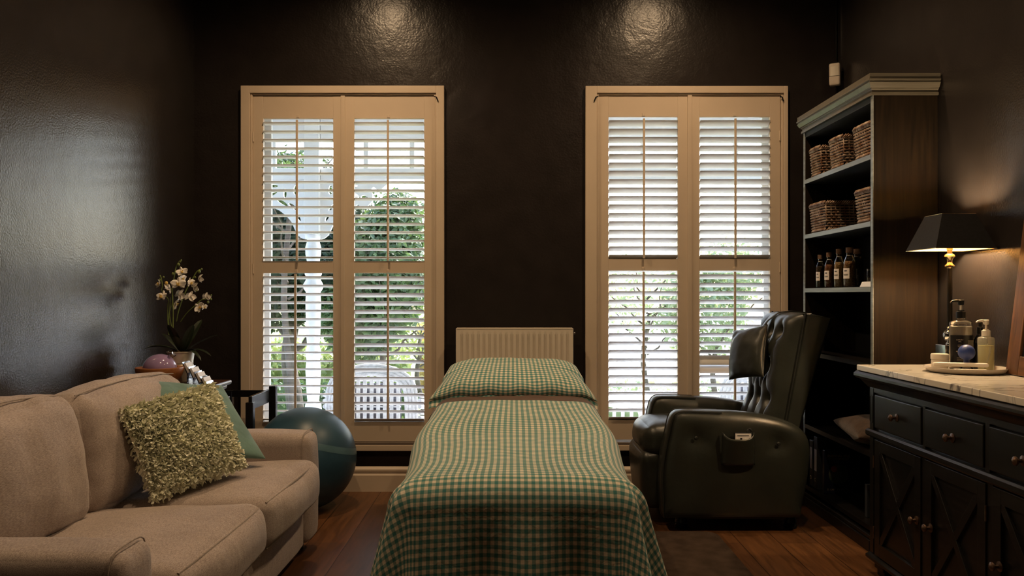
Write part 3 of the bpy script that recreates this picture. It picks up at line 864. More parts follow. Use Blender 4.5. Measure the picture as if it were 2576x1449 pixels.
# ================================================================ SOFA
def Mx(loc, rx=0, ry=0, rz=0):
    return Matrix.Translation(loc) @ Matrix.Rotation(rz, 4, 'Z') @ Matrix.Rotation(ry, 4, 'Y') @ Matrix.Rotation(rx, 4, 'X')
def frame_matrix(c, ux, uy):
    ux = Vector(ux).normalized(); uz = ux.cross(Vector(uy)).normalized(); uy = uz.cross(ux)
    m = Matrix((ux, uy, uz)).transposed().to_4x4(); m.translation = c
    return m
so = thing('sofa', (-1.42, 2.88, 0), 'oatmeal fabric two seat sofa along the left wall', 'sofa')
def fab(mb, name, m=M_SOFA, smooth=60): return mb.build(name, m, so, smooth=smooth)
fab(rbox((.43, .74, .10), .02, n=6, M=Mx((-1.385, 2.88, .152))), 'base')
for yc in (2.035, 3.725):
    a = rbox((.455, .098, .254), .045, (.006, .012, .006), n=14, amp=.003, freq=6, seed=yc, M=Mx((-1.395, yc, .305)))
    ar_ = fab(a, 'arm')
    sm_ = []
    for i in range(41):
        t = i / 40
        if t < .35: yy_, zz_ = yc + .100, lerp(.08, .52, t / .35)
        elif t < .65:
            g = (t - .35) / .3; yy_, zz_ = yc + lerp(.100, -.100, g), .5605 + .005 * sin(pi * g) - .040 * abs(2 * g - 1) ** 8
        else: yy_, zz_ = yc - .100, lerp(.52, .08, (t - .65) / .35)
        sm_.append((-1.395 + .455 - .030, yy_, zz_))
    MB().tube(sm_, .0022, 6).build('seam', M_SOFAPIPE, ar_)
fab(rbox((.10, .742, .36), .05, n=10, M=Mx((-1.82, 2.88, .41))), 'back_frame')
seat_objs = []
for k, yc in enumerate((2.51, 3.25)):
    mb = rbox((.36, .368, .098), .055, (.030, .0, .030), n=24, amp=.006, freq=4.5, seed=3 + k, M=Mx((-1.245, yc, .342), ry=-.05))
    so_seat = fab(mb, 'seat_cushion', smooth=170)
    def rim(z, dx=.0, n=60):
        pts = []
        return pts
    # piping round the top and lower edge of the front face
    for zz in (.432, .272):
        pts = []
        for i in range(25):
            v = -1 + 2 * i / 24
            bx = .030 * (1 - v * v) * .75 * (1 - .62)
            pts.append((-1.245 + .36 - .020 + bx, yc + v * .332, zz + (.004 if zz > .4 else -.004) + .004 * (1 - v * v)))
        MB().tube(pts, .0042, 6).build('piping', M_SOFAPIPE, so_seat)
for k, (yc, hw_) in enumerate(((2.37, .335), (3.135, .425))):
    lean = radians(-9)
    def wrk(u, v, w_, q):
        t = sst((w_ - .25) / .6) * (1 - .5 * max(0, w_ - .9) * 10) * (1 if u > -.2 else 0)
        a = noise.noise(Vector((q.y * 3, k * 7.0, q.z * 2))) * 4
        q.x -= .0065 * t * max(0, sin(q.y * 62 + a + q.z * 9)) ** 2 * (1 - abs(v) ** 6) * (.4 + .6 * noise.noise(Vector((q.y * 6, 1, k))))
        q.x += .010 * noise.noise(Vector((q.y * 9, q.z * 2.2, k * 5))) * (1 - w_ * w_)
        return q
    zc = .63
    hz = .225 if k == 0 else .215
    M = Mx((-1.565, yc + .03, zc), ry=lean)
    mb = rbox((.105, hw_, hz), .07, (.055, .012, .025), n=44, amp=.013, freq=5, seed=11 + 5 * k, M=M, post=wrk)
    o = fab(mb, 'back_cushion', smooth=170)
    for sx in (.085,):
        pts = []
        for i in range(33):
            v = -1 + 2 * i / 32
            q = Vector((.070 + .003 * (1 - v * v), v * (hw_ - .035), hz - .007 + .018 * (1 - v * v)))
            pts.append(M @ q)
        MB().tube(pts, .0022, 6).build('seam', M_SOFAPIPE, o)
for x in (-1.76, -1.02):
    for y in (2.0, 3.76):
        MB().lathe([(.018, 0), (.022, .052)], (x, y, 0), 16).build('leg', M_BLACKWOOD, so)
so.rotation_euler.z = radians(-.8)

# ---- cushions on the sofa
shag_c = Vector((-1.266, 3.055, .645)); su = Vector((.24, .33, .066)); sv = Vector((-.154, .05, .339))
SM = frame_matrix(shag_c, su, sv)
sh = thing('shaggy_cushion', shag_c, 'pale green cushion covered in shaggy ribbon tufts on the sofa', 'cushion')
pw_, ph_ = .380, .352
pillow(pw_, ph_, .13, SM, n=20, pinch=.03).build('cushion_cover', M_SHAG, sh)
mb = MB()
rs = random.Random(5)
cw = []
for i in range(8500):
    while True:
        u = rs.uniform(-1, 1); v = rs.uniform(-1, 1)
        if max(abs(u), abs(v)) < .995: break
    sg = 1 if rs.random() < .84 else -1
    x = u * pw_ / 2 * (1 - .03 * (1 - v * v) * abs(u) ** 1.5); y = v * ph_ / 2 * (1 - .03 * (1 - u * u) * abs(v) ** 1.5)
    z = sg * .065 * max(0, (1 - u * u) * (1 - v * v)) ** .5
    nrm = Vector((u * .55 * abs(u) ** 3, v * .55 * abs(v) ** 3, sg * .8)) + Vector((rs.uniform(-.8, .8), rs.uniform(-1.1, .45), 0))
    nrm.normalize()
    L_ = rs.uniform(.016, .034); wd = rs.uniform(.0035, .0065)
    side = nrm.cross(Vector((rs.uniform(-1, 1), rs.uniform(-1, 1), rs.uniform(-1, 1)))).normalized()
    bend = Vector((rs.uniform(-.5, .5), -.7 + rs.uniform(-.5, .5), 0)) * .6
    p0 = Vector((x, y, z)); p1 = p0 + nrm * L_ * .5; d2 = (nrm + bend).normalized(); p2 = p1 + d2 * L_ * .5
    tw = side + Vector((rs.uniform(-.4, .4),) * 3)
    mb.add([SM @ q for q in (p0 - side * wd * .6, p0 + side * wd * .6, p1 - side * wd, p1 + side * wd, p2 - tw * wd * .9, p2 + tw * wd * .9)], [(0, 1, 3, 2), (2, 3, 5, 4)])
tag(mb.build('ribbon_shag', M_SHAG, sh, smooth=0), kind='stuff')
tc_ = Vector((-1.316, 3.345, .675)); TM = frame_matrix(tc_, (.238, .32, -.062), (-.288, .27, .286))
tag(pillow(.42, .48, .11, TM, n=40, amp=.012, seed=4, pinch=.08, pwr=.42).build('throw_cushion', M_TEAL, smooth=170),
    'plain muted teal cushion half hidden behind the shaggy one', 'cushion')

# ================================================================ SIDE CHEST AND WHAT STANDS ON IT
ch = thing('side_chest', (-1.71, 4.055, 0), 'dark cherry side chest in the corner behind the sofa', 'chest')
MB().box(-1.94, -1.50, 3.86, 4.25, .722, .746).build('chest_top', M_BROWNTBL, ch, bevel=.010, seg=4)
MB().box(-1.925, -1.52, 3.875, 4.235, .70, .722).build('cornice', M_BROWNTBL, ch, bevel=.008, seg=3)
MB().box(-1.915, -1.535, 3.885, 4.225, .08, .70).build('chest_body', M_BROWNTBL, ch, bevel=.003)
MB().box(-1.925, -1.505, 3.875, 4.235, .635, .66).build('waist_moulding', M_BROWNTBL, ch, bevel=.006, seg=3)
for k, z in enumerate((.13, .31, .49)):
    d = MB().box(-1.535, -1.522, 3.91, 4.20, z, z + (.16 if k < 2 else .13)).build('drawer', M_BROWNTBL, ch, bevel=.003)
    MB().lathe([(.006, 0), (.006, .012), (.012, .018), (.010, .026), (.001, .028)], (0, 0, 0), 14, M=Mx((-1.522, 4.055, z + .075), ry=pi / 2)).build('knob', M_KNOB, d)
for x in (-1.90, -1.55):
    for y in (3.90, 4.21): MB().box(x - .02, x + .02, y - .02, y + .02, 0, .085).build('foot', M_BROWNTBL, ch, bevel=.003)

# diffuser
dc = Vector((-1.772, 3.992, .746))
df = thing('aroma_diffuser', dc, 'aroma diffuser with mauve glass dome in an orange wooden bowl', 'diffuser')
MB().lathe([(.055, 0), (.085, .02), (.106, .05), (.116, .085), (.114, .09), (.084, .089), (.08, .082)], dc, 48).build('wooden_bowl', M_BOWLWOOD, df)
MB().lathe([(.080, .080)] + [(.080 * cos(a * pi / 36), .084 + .072 * sin(a * pi / 36)) for a in range(0, 18)] + [(1e-5, .156)], dc, 40).build('glass_dome', M_PURPLE, df)
sp_ = dc + Vector((.050, -.01, .135))
MB().tube([sp_, sp_ + Vector((.013, 0, .012)), sp_ + Vector((.026, -.002, .022))], [.012, .012, .0135], 16).build('glass_spout', M_CLEAR, df)
MB().lathe([(.007, 0), (.007, .004)], (0, 0, 0), 12, M=Mx(dc + Vector((-.038, -.100, .048)), rx=pi / 2 + .3)).build('button', M_BLACKPL, df)

# orchid
pc = Vector((-1.738, 4.165, .746))
oc = thing('potted_orchid', pc, 'white artificial orchid in a pale tin pot on the corner chest', 'plant')
pot = [(.048, 0), (.050, .004), (.0585, .085), (.0605, .087), (.0590, .090), (.0608, .093), (.0595, .096), (.0612, .099), (.060, .102), (.067, .15), (.0715, .153), (.071, .158), (.066, .156), (.063, .14), (.001, .138)]
MB().lathe(pot, pc, 48).build('tin_pot', M_POT, oc)
mb = MB()
for i in range(60):
    a = rs.uniform(0, 6.28); r = .055 * sqrt(rs.random())
    mb.add(rbox((rs.uniform(.006, .014), rs.uniform(.005, .01), .004), .002, n=2, M=Mx(pc + Vector((r * cos(a), r * sin(a), .145 + rs.uniform(0, .010))), rs.uniform(-1, 1), rs.uniform(-1, 1), a)).v,
           rbox((.01, .008, .004), .002, n=2).f)
tag(mb.build('bark_chips', M_MOSS, oc), kind='stuff')
YO = 4.165
def o3(px, py, dy=0.0): return P(px, py, YO + dy)
def leafblade(mb, p0, dirv, L_, wd, droop, up=.3):
    d = Vector(dirv).normalized(); side = d.cross(Vector((0, 0, 1))).normalized()
    N_ = 12
    def fn(a, b):
        t = b; s_ = (2 * a - 1)
        wv = wd * (sin(pi * min(1, t * .93 + .07)) ** .55) * (1 if t < .98 else .3)
        c = Vector(p0) + d * L_ * t + Vector((0, 0, up * L_ * t - droop * L_ * t * t))
        return c + side * s_ * wv + Vector((0, 0, abs(s_) * wv * .35))
    mb.grid(7, N_, fn)
base = pc + Vector((.006, 0, .15))
for (dx, dy, L_, wd, dr, up) in ((-.9, -.35, .175, .024, .50, .62), (-.75, .25, .125, .020, .2, 1.0), (.85, .2, .17, .023, .25, .78), (.9, -.2, .16, .018, .55, .45),
                                 (.8, -.5, .145, .014, .75, .50), (.25, .6, .13, .030, .2, 1.5), (-.15, -.5, .10, .028, .1, 1.6), (.35, -.3, .11, .026, .15, 1.5), (.05, -.8, .1, .022, .2, 1.1),
                                 (-.8, -.7, .09, .02, .9, .2)):
    mb = MB(); leafblade(mb, base + Vector((dx * .012, dy * .012, 0)), (dx, dy, 0), L_, wd, dr, up)
    mb.build('leaf', M_ORLEAF, oc, smooth=170)
def stem(pts, r=.0026):
    P3 = [o3(*p) for p in pts]
    # catmull smoothing
    out_ = []
    for i in range(len(P3) - 1):
        p0 = P3[max(i - 1, 0)]; p1 = P3[i]; p2 = P3[i + 1]; p3 = P3[min(i + 2, len(P3) - 1)]
        for k in range(6):
            t = k / 6
            out_.append(.5 * ((2 * p1) + (-p0 + p2) * t + (2 * p0 - 5 * p1 + 4 * p2 - p3) * t * t + (-p0 + 3 * p1 - 3 * p2 + p3) * t ** 3))
    out_.append(P3[-1])
    MB().tube(out_, r, 7).build('stem', M_STEM, oc)
def off(x, y): return (370 + x / 5.572, 640 + y / 5.572)
stem([off(305, 1130) + (0,), off(290, 900), off(292, 720), off(300, 640), off(245, 560), off(205, 500), off(215, 440), off(200, 340), off(185, 300)])
stem([off(315, 1100) + (.01,), off(305, 850) + (.01,), off(360, 640) + (.02,), off(340, 480) + (.0,)])
stem([off(362, 1040) + (-.02,), off(365, 800) + (-.02,), off(355, 500) + (-.02,), off(390, 260) + (-.01,), off(410, 170), off(445, 110), off(480, 78)], .0028)
stem([off(345, 1030) + (.0,), off(315, 830) + (.0,), off(330, 600) + (.01,)], .0022)
stem([off(412, 940) + (.02,), off(440, 800) + (.02,), off(500, 620) + (.02,), off(560, 480) + (.02,), off(640, 340) + (.02,), off(700, 240) + (.02,), off(770, 205) + (.02,)], .0028)
stem([off(468, 945) + (.01,), off(560, 820) + (.01,), off(680, 710) + (.01,), off(760, 640) + (.01,), off(850, 620) + (.01,), off(905, 570) + (.01,)], .0024)
def bud(x, y, r, dy=0, m=M_STEM):
    c = o3(*off(x, y), dy)
    MB().lathe([(1e-5, -r * 1.2), (r * .7, -r * .8), (r, 0), (r * .75, r * .8), (1e-5, r * 1.3)], c, 12).build('bud', m, oc)
for b_ in ((440, 145, .0085), (465, 100, .005), (478, 82, .004), (362, 272, .0065), (180, 358, .006), (232, 320, .005), (185, 298, .003), (730, 240, .0085), (765, 207, .005), (675, 322, .005),
           (855, 668, .0065), (897, 628, .005), (900, 572, .004), (690, 512, .005)): bud(*b_)
bud(270, 402, .0085, 0, M_LIP)
def flower(x, y, size, yaw, pitch, roll=0, dy=0, cup=.25):
    c = o3(*off(x, y), dy)
    # local: z = facing direction; face toward camera (-Y) then yaw/pitch
    M = Mx(c, rz=yaw) @ Matrix.Rotation(pi / 2 + pitch, 4, 'X') @ Matrix.Rotation(roll, 4, 'Z')
    mb = MB()
    for ang, L_, W_, zz in ((90, .95, .42, -.002), (210, .9, .40, -.002), (330, .9, .40, -.002), (12, 1.0, .78, .002), (168, 1.0, .78, .002)):
        a = radians(ang)
        def fn(u, v):
            t = v; s_ = 2 * u - 1
            r = t * size * L_
            wv = size * W_ * .62 * (sin(pi * (t * .86 + .10)) ** .6) if t < .999 else size * W_ * .12
            lx, ly = r, s_ * wv
            z = zz + cup * size * t * t * .6 - .12 * size * s_ * s_ + .04 * size * sin(5 * s_ + ang)
            return M @ Vector((lx * cos(a) - ly * sin(a), lx * sin(a) + ly * cos(a), z))
        mb.grid(7, 8, fn)
    f = mb.build('flower', M_PETAL, oc, smooth=170)
    lb = MB()
    lb.add(rbox((size * .16, size * .20, size * .14), size * .08, n=4, M=M @ Matrix.Translation((0, -size * .08, size * .16))).v, rbox((1, 1, 1), .3, n=4).f)
    for sx in (-1, 1): lb.tube([M @ Vector((0, 0, size * .1)), M @ Vector((sx * size * .18, size * .05, size * .3)), M @ Vector((sx * size * .14, size * .22, size * .36))], size * .05, 6)
    lb.build('flower_lip', M_LIP, f)
R_ = radians
flower(205, 590, .036, R_(-25), R_(-25), 0, -.03)
flower(165, 415, .026, R_(-50), R_(-10), .4, -.01, .5)
flower(440, 415, .040, R_(5), R_(-8), 0, -.045)
flower(490, 245, .030, R_(15), R_(-20), .3, -.02, .45)
flower(495, 340, .030, R_(80), R_(0), .2, .0, .3)
flower(300, 480, .032, R_(-95), R_(10), .6, .01, .35)
flower(455, 570, .036, R_(160), R_(15), .5, .0, .3)
flower(400, 690, .036, R_(120), R_(25), 1.0, .01, .4)
flower(735, 335, .026, R_(140), R_(10), .5, .02, .7)
flower(610, 400, .030, R_(75), R_(0), .2, .0, .3)
flower(665, 450, .032, R_(150), R_(0), .9, .015, .3)
flower(600, 600, .036, R_(165), R_(20), .2, .0, .25)
flower(735, 740, .030, R_(25), R_(10), .9, -.01, .6)
flower(830, 595, .026, R_(170), R_(0), .2, .0, .3)
flower(800, 740, .022, R_(70), R_(0), .2, .0, .3)

# business card holder: four clear tiers each with a stack of cards
hc = thing('card_holder', (-1.60, 4.08, .746), 'clear stepped holder filled with white cards at the chest edge', 'holder')
for k in range(4):
    x = -1.648 + k * .030; z = .746 + .075 - k * .0245; y0, y1 = 4.02, 4.115
    tilt = -.42
    m_ = MB()
    m_.box(-.0015, .0015, -.047, .047, 0, .062, Mx((x, 4.068, z - .02), ry=tilt))
    m_.box(.016, .018, -.047, .047, 0, .026, Mx((x, 4.068, z - .02), ry=tilt))
    m_.box(-.0015, .018, -.047, .047, -.002, 0, Mx((x, 4.068, z - .02), ry=tilt))
    m_.box(x - .001, x + .001, 4.021, 4.115, .747, z - .021)
    m_.build('card_pocket', M_ACRYL, hc, smooth=0)
    cds = tag(MB().box(.003, .013, -.044, .044, .001, .052, Mx((x, 4.068, z - .02), ry=tilt)).build('business_card_stack', M_CARD, smooth=0),
        ('white business cards in the top tier of the clear holder', 'white business cards in the second tier down of the clear holder',
         'white business cards in the third tier down of the clear holder', 'off-white business cards in the lowest tier of the clear holder')[k], 'cards', 'card stacks in the clear holder')

# black wooden frame stand
bs = thing('wooden_frame_stand', (-1.54, 4.36, 0), 'black lacquered wooden frame stand between the corner chest and the window', 'stand')
for (x, y, h) in ((-1.405, 4.66, .665), (-1.415, 4.285, .62), (-1.66, 4.66, .64)):
    MB().box(x - .02, x + .02, y - .02, y + .02, 0, h).build('post', M_BLACKMET, bs, bevel=.003)
MB().box(-1.432, -1.412, 4.305, 4.645, .575, .648).build('side_rail', M_BLACKMET, bs, bevel=.002)
MB().box(-1.64, -1.425, 4.652, 4.668, .60, .64).build('back_rail', M_BLACKMET, bs, bevel=.002)
MB().box(-1.432, -1.412, 4.305, 4.645, .16, .20).build('side_rail', M_BLACKMET, bs, bevel=.002)
MB().box(-1.64, -1.425, 4.652, 4.668, .16, .20).build('back_rail', M_BLACKMET, bs, bevel=.002)

# ================================================================ GYM BALL
bc = Vector((-1.165, 4.46, 0)); br = .2835
gb = thing('exercise_ball', bc, 'large dark blue exercise ball on the floor at the sofa end', 'ball')
BM = Mx(bc + Vector((0, 0, br)), rx=R_(-8), ry=R_(14))
pr = []
for i in range(65):
    a = -pi / 2 + pi * i / 64
    z = br * sin(a); r = br * cos(a)
    if .235 * br < z < .245 * br or .40 * br < z < .41 * br: r *= .997
    pr.append((max(r, 1e-6), z))
MB().lathe(pr, (0, 0, 0), 72, M=BM).build('ball_shell', M_BALL, gb, smooth=170)
bnd = MB()
for z0, z1 in ((.30, .42),):
    bnd.lathe([(br * cos(math.asin(z)) * 1.0015 + .0003, br * z) for z in [lerp(z0, z1, i / 8) for i in range(9)]], (0, 0, 0), 72, M=BM)
bnd.f = [f for f in bnd.f if len(f) == 4]
M_BAND = mat('ribbed_rubber_band', (0.07, 0.14, 0.17), rough=0.3, var=0.1)
bnd.build('raised_band', M_BAND, gb, smooth=170)

# ================================================================ RADIATOR
rd = thing('radiator', (0.008, 4.79, .40), 'cream panel radiator on the wall behind the treatment bed', 'radiator')
x0, x1 = P(1148, 0, 4.75).x, P(1441, 0, 4.75).x
zt = P(0, 826, 4.75).z
n = 20
mb = MB()
prof = []
pit = (x1 - x0 - .03) / n
pts = [(x0, 0)]
for i in range(n):
    c = x0 + .015 + pit * (i + .5)
    pts += [(c - pit * .27, 0), (c - pit * .17, .006), (c + pit * .17, .006), (c + pit * .27, 0)]
pts.append((x1, 0))
yF = 4.752
def radpanel(mb, y, sgn):
    zs = [(.42, 0), (.455, 0), (.475, 1), (zt - .055, 1), (zt - .035, 0), (zt - .004, 0)]
    nv = len(pts)
    vs = []; fs = []
    for z, k in zs:
        for x, d in pts: vs.append((x, y + sgn * d * k, z))
    for j in range(len(zs) - 1):
        for i in range(nv - 1): fs.append((j * nv + i, j * nv + i + 1, (j + 1) * nv + i + 1, (j + 1) * nv + i))
    mb.add(vs, fs)
radpanel(mb, yF, 1)
mb.build('ribbed_front_panel', M_RAD, rd, smooth=25)
mb = MB(); radpanel(mb, yF + .062, -1); mb.build('rear_panel', M_RAD, rd, smooth=25)
for x in (x0, x1): MB().box(x - .003, x + .003, yF - .001, yF + .064, .42, zt).build('side_cover', M_RAD, rd, bevel=.002)
gr = MB()
gr.box(x0, x1, yF - .001, yF + .006, zt - .006, zt + .002).box(x0, x1, yF + .057, yF + .064, zt - .006, zt + .002)
for i in range(60):
    x = lerp(x0 + .008, x1 - .008, i / 59); gr.box(x - .0018, x + .0018, yF + .006, yF + .057, zt - .004, zt + .001)
gr.build('top_grille', M_RAD, rd, smooth=0)
MB().tube([(x1 + .003, yF + .03, zt - .03), (x1 + .016, yF + .03, zt - .03)], .008, 12).build('bleed_valve', M_CHROME, rd)
for x in (x0 + .1, x1 - .1): MB().box(x - .012, x + .012, yF + .055, YB, .5, .56).build('wall_bracket', M_RAD, rd)

# ================================================================ TREATMENT BED
def zt_bed(Y):
    return .638 + .032 * sst((Y - 3.15) / .35) + .036 * sst((Y - 3.4) / .4)
tb = thing('treatment_bed', (0.01, 3.4, 0), 'padded treatment bed hidden under the gingham cover', 'bed')
def padfn(z0, z1, hw, y0, y1, r=.03):
    mb = MB(); ny = 24
    prof = []
    for k in range(5): a = pi / 2 * k / 4; prof.append((hw - r + r * sin(a), z1 - r + r * cos(a)))
    prof.append((hw, z0))
    half = [(-x, z) for x, z in reversed(prof)] + prof
    vs = []; fs = []; m = len(half)
    for j in range(ny + 1):
        Y = lerp(y0, y1, j / ny); dz = zt_bed(Y) - .638
        for x, z in half: vs.append((.01 + x, Y, z + dz))
    for j in range(ny):
        for i in range(m - 1): fs.append((j * m + i, j * m + i + 1, (j + 1) * m + i + 1, (j + 1) * m + i))
        fs.append((j * m + m - 1, j * m, (j + 1) * m, (j + 1) * m + m - 1))
    fs.append(tuple(range(m))); fs.append(tuple(ny * m + i for i in range(m))[::-1])
    mb.add(vs, fs); return mb
padfn(.555, .622, .335, 2.50, 4.40).build('padded_top', M_PAD, tb)
for x in (-.28, .30):
    for y in (2.62, 4.22): MB().box(x - .025, x + .025, y - .025, y + .025, 0, .556 + zt_bed(y) - .638).build('leg', M_TABLEWOOD, tb, bevel=.003)
for y in (2.62, 4.22): MB().box(-.27, .29, y - .015, y + .015, .25, .30).build('stretcher', M_TABLEWOOD, tb, bevel=.003)

def drape(name, m, hw, R, ylo, yhi, dmax_side, dmax_front, flare, fold, lift, front=True, nu=150, nv=190, seed=0, step_noise=.004):
    """cloth laid over the pad; a across, b toward the foot end"""
    mb = MB(); mb.uv = {}
    A = hw + dmax_side
    B = (yhi - ylo) + (dmax_front if front else 0)
    def off_(d):
        if d < R * pi / 2:
            t = d / R; return R * sin(t), R * (1 - cos(t))
        e = d - R * pi / 2
        fl = flare
        return R + e * fl, R + e * sqrt(1 - fl * fl)
    for j in range(nv):
        b = B * j / (nv - 1)
        Yraw = yhi - b
        for i in range(nu):
            a = -A + 2 * A * i / (nu - 1)
            da = max(0, abs(a) - hw); db = max(0, ylo - Yraw) if front else 0
            sa = 1 if a > 0 else -1
            xx = max(-hw, min(hw, a)); yy = max(ylo, Yraw)
            zb = zt_bed(yy) + lift
            nz = noise.noise(Vector((a * 2.2, Yraw * 1.6, seed)))
            if da == 0 and db == 0:
                x, y, z = xx, yy, zb
                z += step_noise * nz * 2 + step_noise * .9 * noise.noise(Vector((a * 9 + 3, Yraw * 5, seed)))
                z -= .010 * (abs(a) / hw) ** 3
            else:
                d = hypot(da, db); ux, uy = (da / d if d else 0), (db / d if d else 0)
                h, v = off_(d)
                # vertical folds, stronger lower down
                per = (Yraw if da > db else a)
                ang = atan2(db, da)
                corner = sin(2 * ang) if (da > 0 and db > 0) else 0
                ph = per * (8.5 if da > db else 13) + seed + (2.1 if a > 0 else 0)
                ff = fold * sst((d - R) / .35) * (sin(ph) + .45 * sin(ph * 2.3 + 1)) * (1 - corner)
                cf = corner * d * (.10 + .10 * sin(ang * 7.0 + (0 if a > 0 else 1.5)))
                h += ff + cf
                v = v * (1 - .05 * corner)
                x = xx + sa * ux * h; y = yy - uy * h
                z = zb - v - .010 * (abs(xx) / hw) ** 3
                z += step_noise * nz
            x += sa * min(1, abs(a) / hw) * (.034 * math.exp(-((yy - 3.28) / .26) ** 2) - .012 * math.exp(-((yy - 2.66) / .16) ** 2)) * (1 - .7 * sst(max(0, da - .05) / .3))
            mb.v.append((.012 + x, y, z)); mb.uv[len(mb.v) - 1] = (a * 1.0, b)
    for j in range(nv - 1):
        for i in range(nu - 1):
            mb.f.append((j * nu + i, j * nu + i + 1, (j + 1) * nu + i + 1, (j + 1) * nu + i))
    o = mb.build(name, m, smooth=170)
    return o
o = drape('gingham_cover', M_GING, .302, .095, 2.475, 3.725, .50, .52, .16, .021, .004)
tag(o, 'green and cream gingham bedspread draped over the treatment bed', 'bedspread')
sm = o.modifiers.new('thickness', 'SOLIDIFY'); sm.thickness = .003; sm.offset = -1
o = drape('brown_sheet', M_BROWNSHEET, .304, .101, 3.66, 4.42, .30, 0, .12, .008, -.001, front=False, nu=90, nv=60, seed=5, step_noise=.006)
tag(o, 'dark brown sheet showing between the gingham bedspread and pillow', 'sheet')
# pillow
PMt = frame_matrix(Vector((0.002, 4.13, .765)), (1, 0, 0), (0, cos(R_(13)), sin(R_(13))))
mb = MB()
for sg in (1, -1):
    def fn(a, b):
        u = sin((2 * a - 1) * pi / 2); v = sin((2 * b - 1) * pi / 2)
        wx = lerp(.415, .345, (v + 1) / 2)
        x = u * wx * (1 - .03 * (1 - v * v) * abs(u))
        y = v * .235 * (1 - .04 * (1 - u * u))
        e = max(0, (1 - u ** 4) * (1 - v ** 4))
        z = sg * .068 * e ** .5
        z += .006 * noise.fractal(Vector((x * 7, y * 7, sg * 2)), 1, 2, 3) * min(1, e * 3)
        if v < -.85: z += .004 * sin(u * 17)
        z -= .035 * abs(u) ** 6 * (1 if v < 0 else .4)
        return PMt @ Vector((x, y, z))
    mb.grid(60, 40, fn, lambda a, b: (sin((2 * a - 1) * pi / 2) * .39 + .007, .5 + .25 * (2 * b - 1) * 1.1))
pl_ = thing('bed_pillow', (0.002, 4.13, .71), 'plump gingham pillow at the head of the treatment bed', 'pillow')
mb.build('pillowcase', M_GING, pl_, smooth=170)
mb = MB()
def fn(a, b):
    u = 2 * a - 1
    return PMt @ Vector((u * .415, -.228 - .030 * b, -.012 - .028 * b - .035 * abs(u) ** 6 + .004 * sin(u * 17) + .004 * sin(u * 31) * b))
mb.grid(60, 4, fn, lambda a, b: ((2 * a - 1) * .41, .03 * b))
mb.build('pillowcase_flap', M_GING, pl_, smooth=170)

# ================================================================ RUG
mb = MB()
def rr(x0, x1, y0, y1, r, n=8):
    o_ = []
    for cx, cy, a0 in ((x1 - r, y1 - r, 0), (x0 + r, y1 - r, 90), (x0 + r, y0 + r, 180), (x1 - r, y0 + r, 270)):
        for k in range(n + 1):
            a = R_(a0 + 90 * k / n); o_.append((cx + r * cos(a), cy + r * sin(a)))
    return o_
mb.prism(rr(.36, 1.02, 2.55, 4.0, .07), 0.0005, .010, 'XY')
tag(mb.build('floor_mat', M_RUG, bevel=.003), 'dark brown pile mat on the floorboards between bed and sideboard', 'mat')

# ================================================================ RECLINER
rc = thing('leather_recliner', (1.12, 4.33, 0), 'dark green buttoned leather recliner with a hanging head pillow', 'armchair')
def lea(mb, name, parent=rc, m=M_LEATHER, smooth=60, **k): return mb.build(name, m, parent, smooth=smooth, **k)
YN, YFR = 3.99, 4.70           # outer faces of the near and far arm
def px3(px, py, Y): v = P(px, py, Y); return (v.x, v.z)
side = [(1668, 1303), (1663, 1240), (1662, 1195), (1668, 1140), (1680, 1085), (1688, 1052), (1700, 1037), (1722, 1033), (1790, 1034), (1860, 1037), (1925, 1045), (1975, 1058), (2010, 1074),
        (2032, 1098), (2040, 1130), (2038, 1175), (2030, 1230), (2020, 1275), (2014, 1303)]
Xs = [px3(a, b, 4.02) for a, b in side]
def smoothpoly(pts, k=4):
    n = len(pts); o_ = []
    for i in range(n - 1):
        p0 = Vector(pts[max(i - 1, 0)]); p1 = Vector(pts[i]); p2 = Vector(pts[i + 1]); p3 = Vector(pts[min(i + 2, n - 1)])
        for j in range(k):
            t = j / k
            o_.append(tuple(.5 * ((2 * p1) + (-p0 + p2) * t + (2 * p0 - 5 * p1 + 4 * p2 - p3) * t * t + (-p0 + 3 * p1 - 3 * p2 + p3) * t ** 3)))
    o_.append(tuple(pts[-1])); return o_
outl = smoothpoly(Xs, 3)
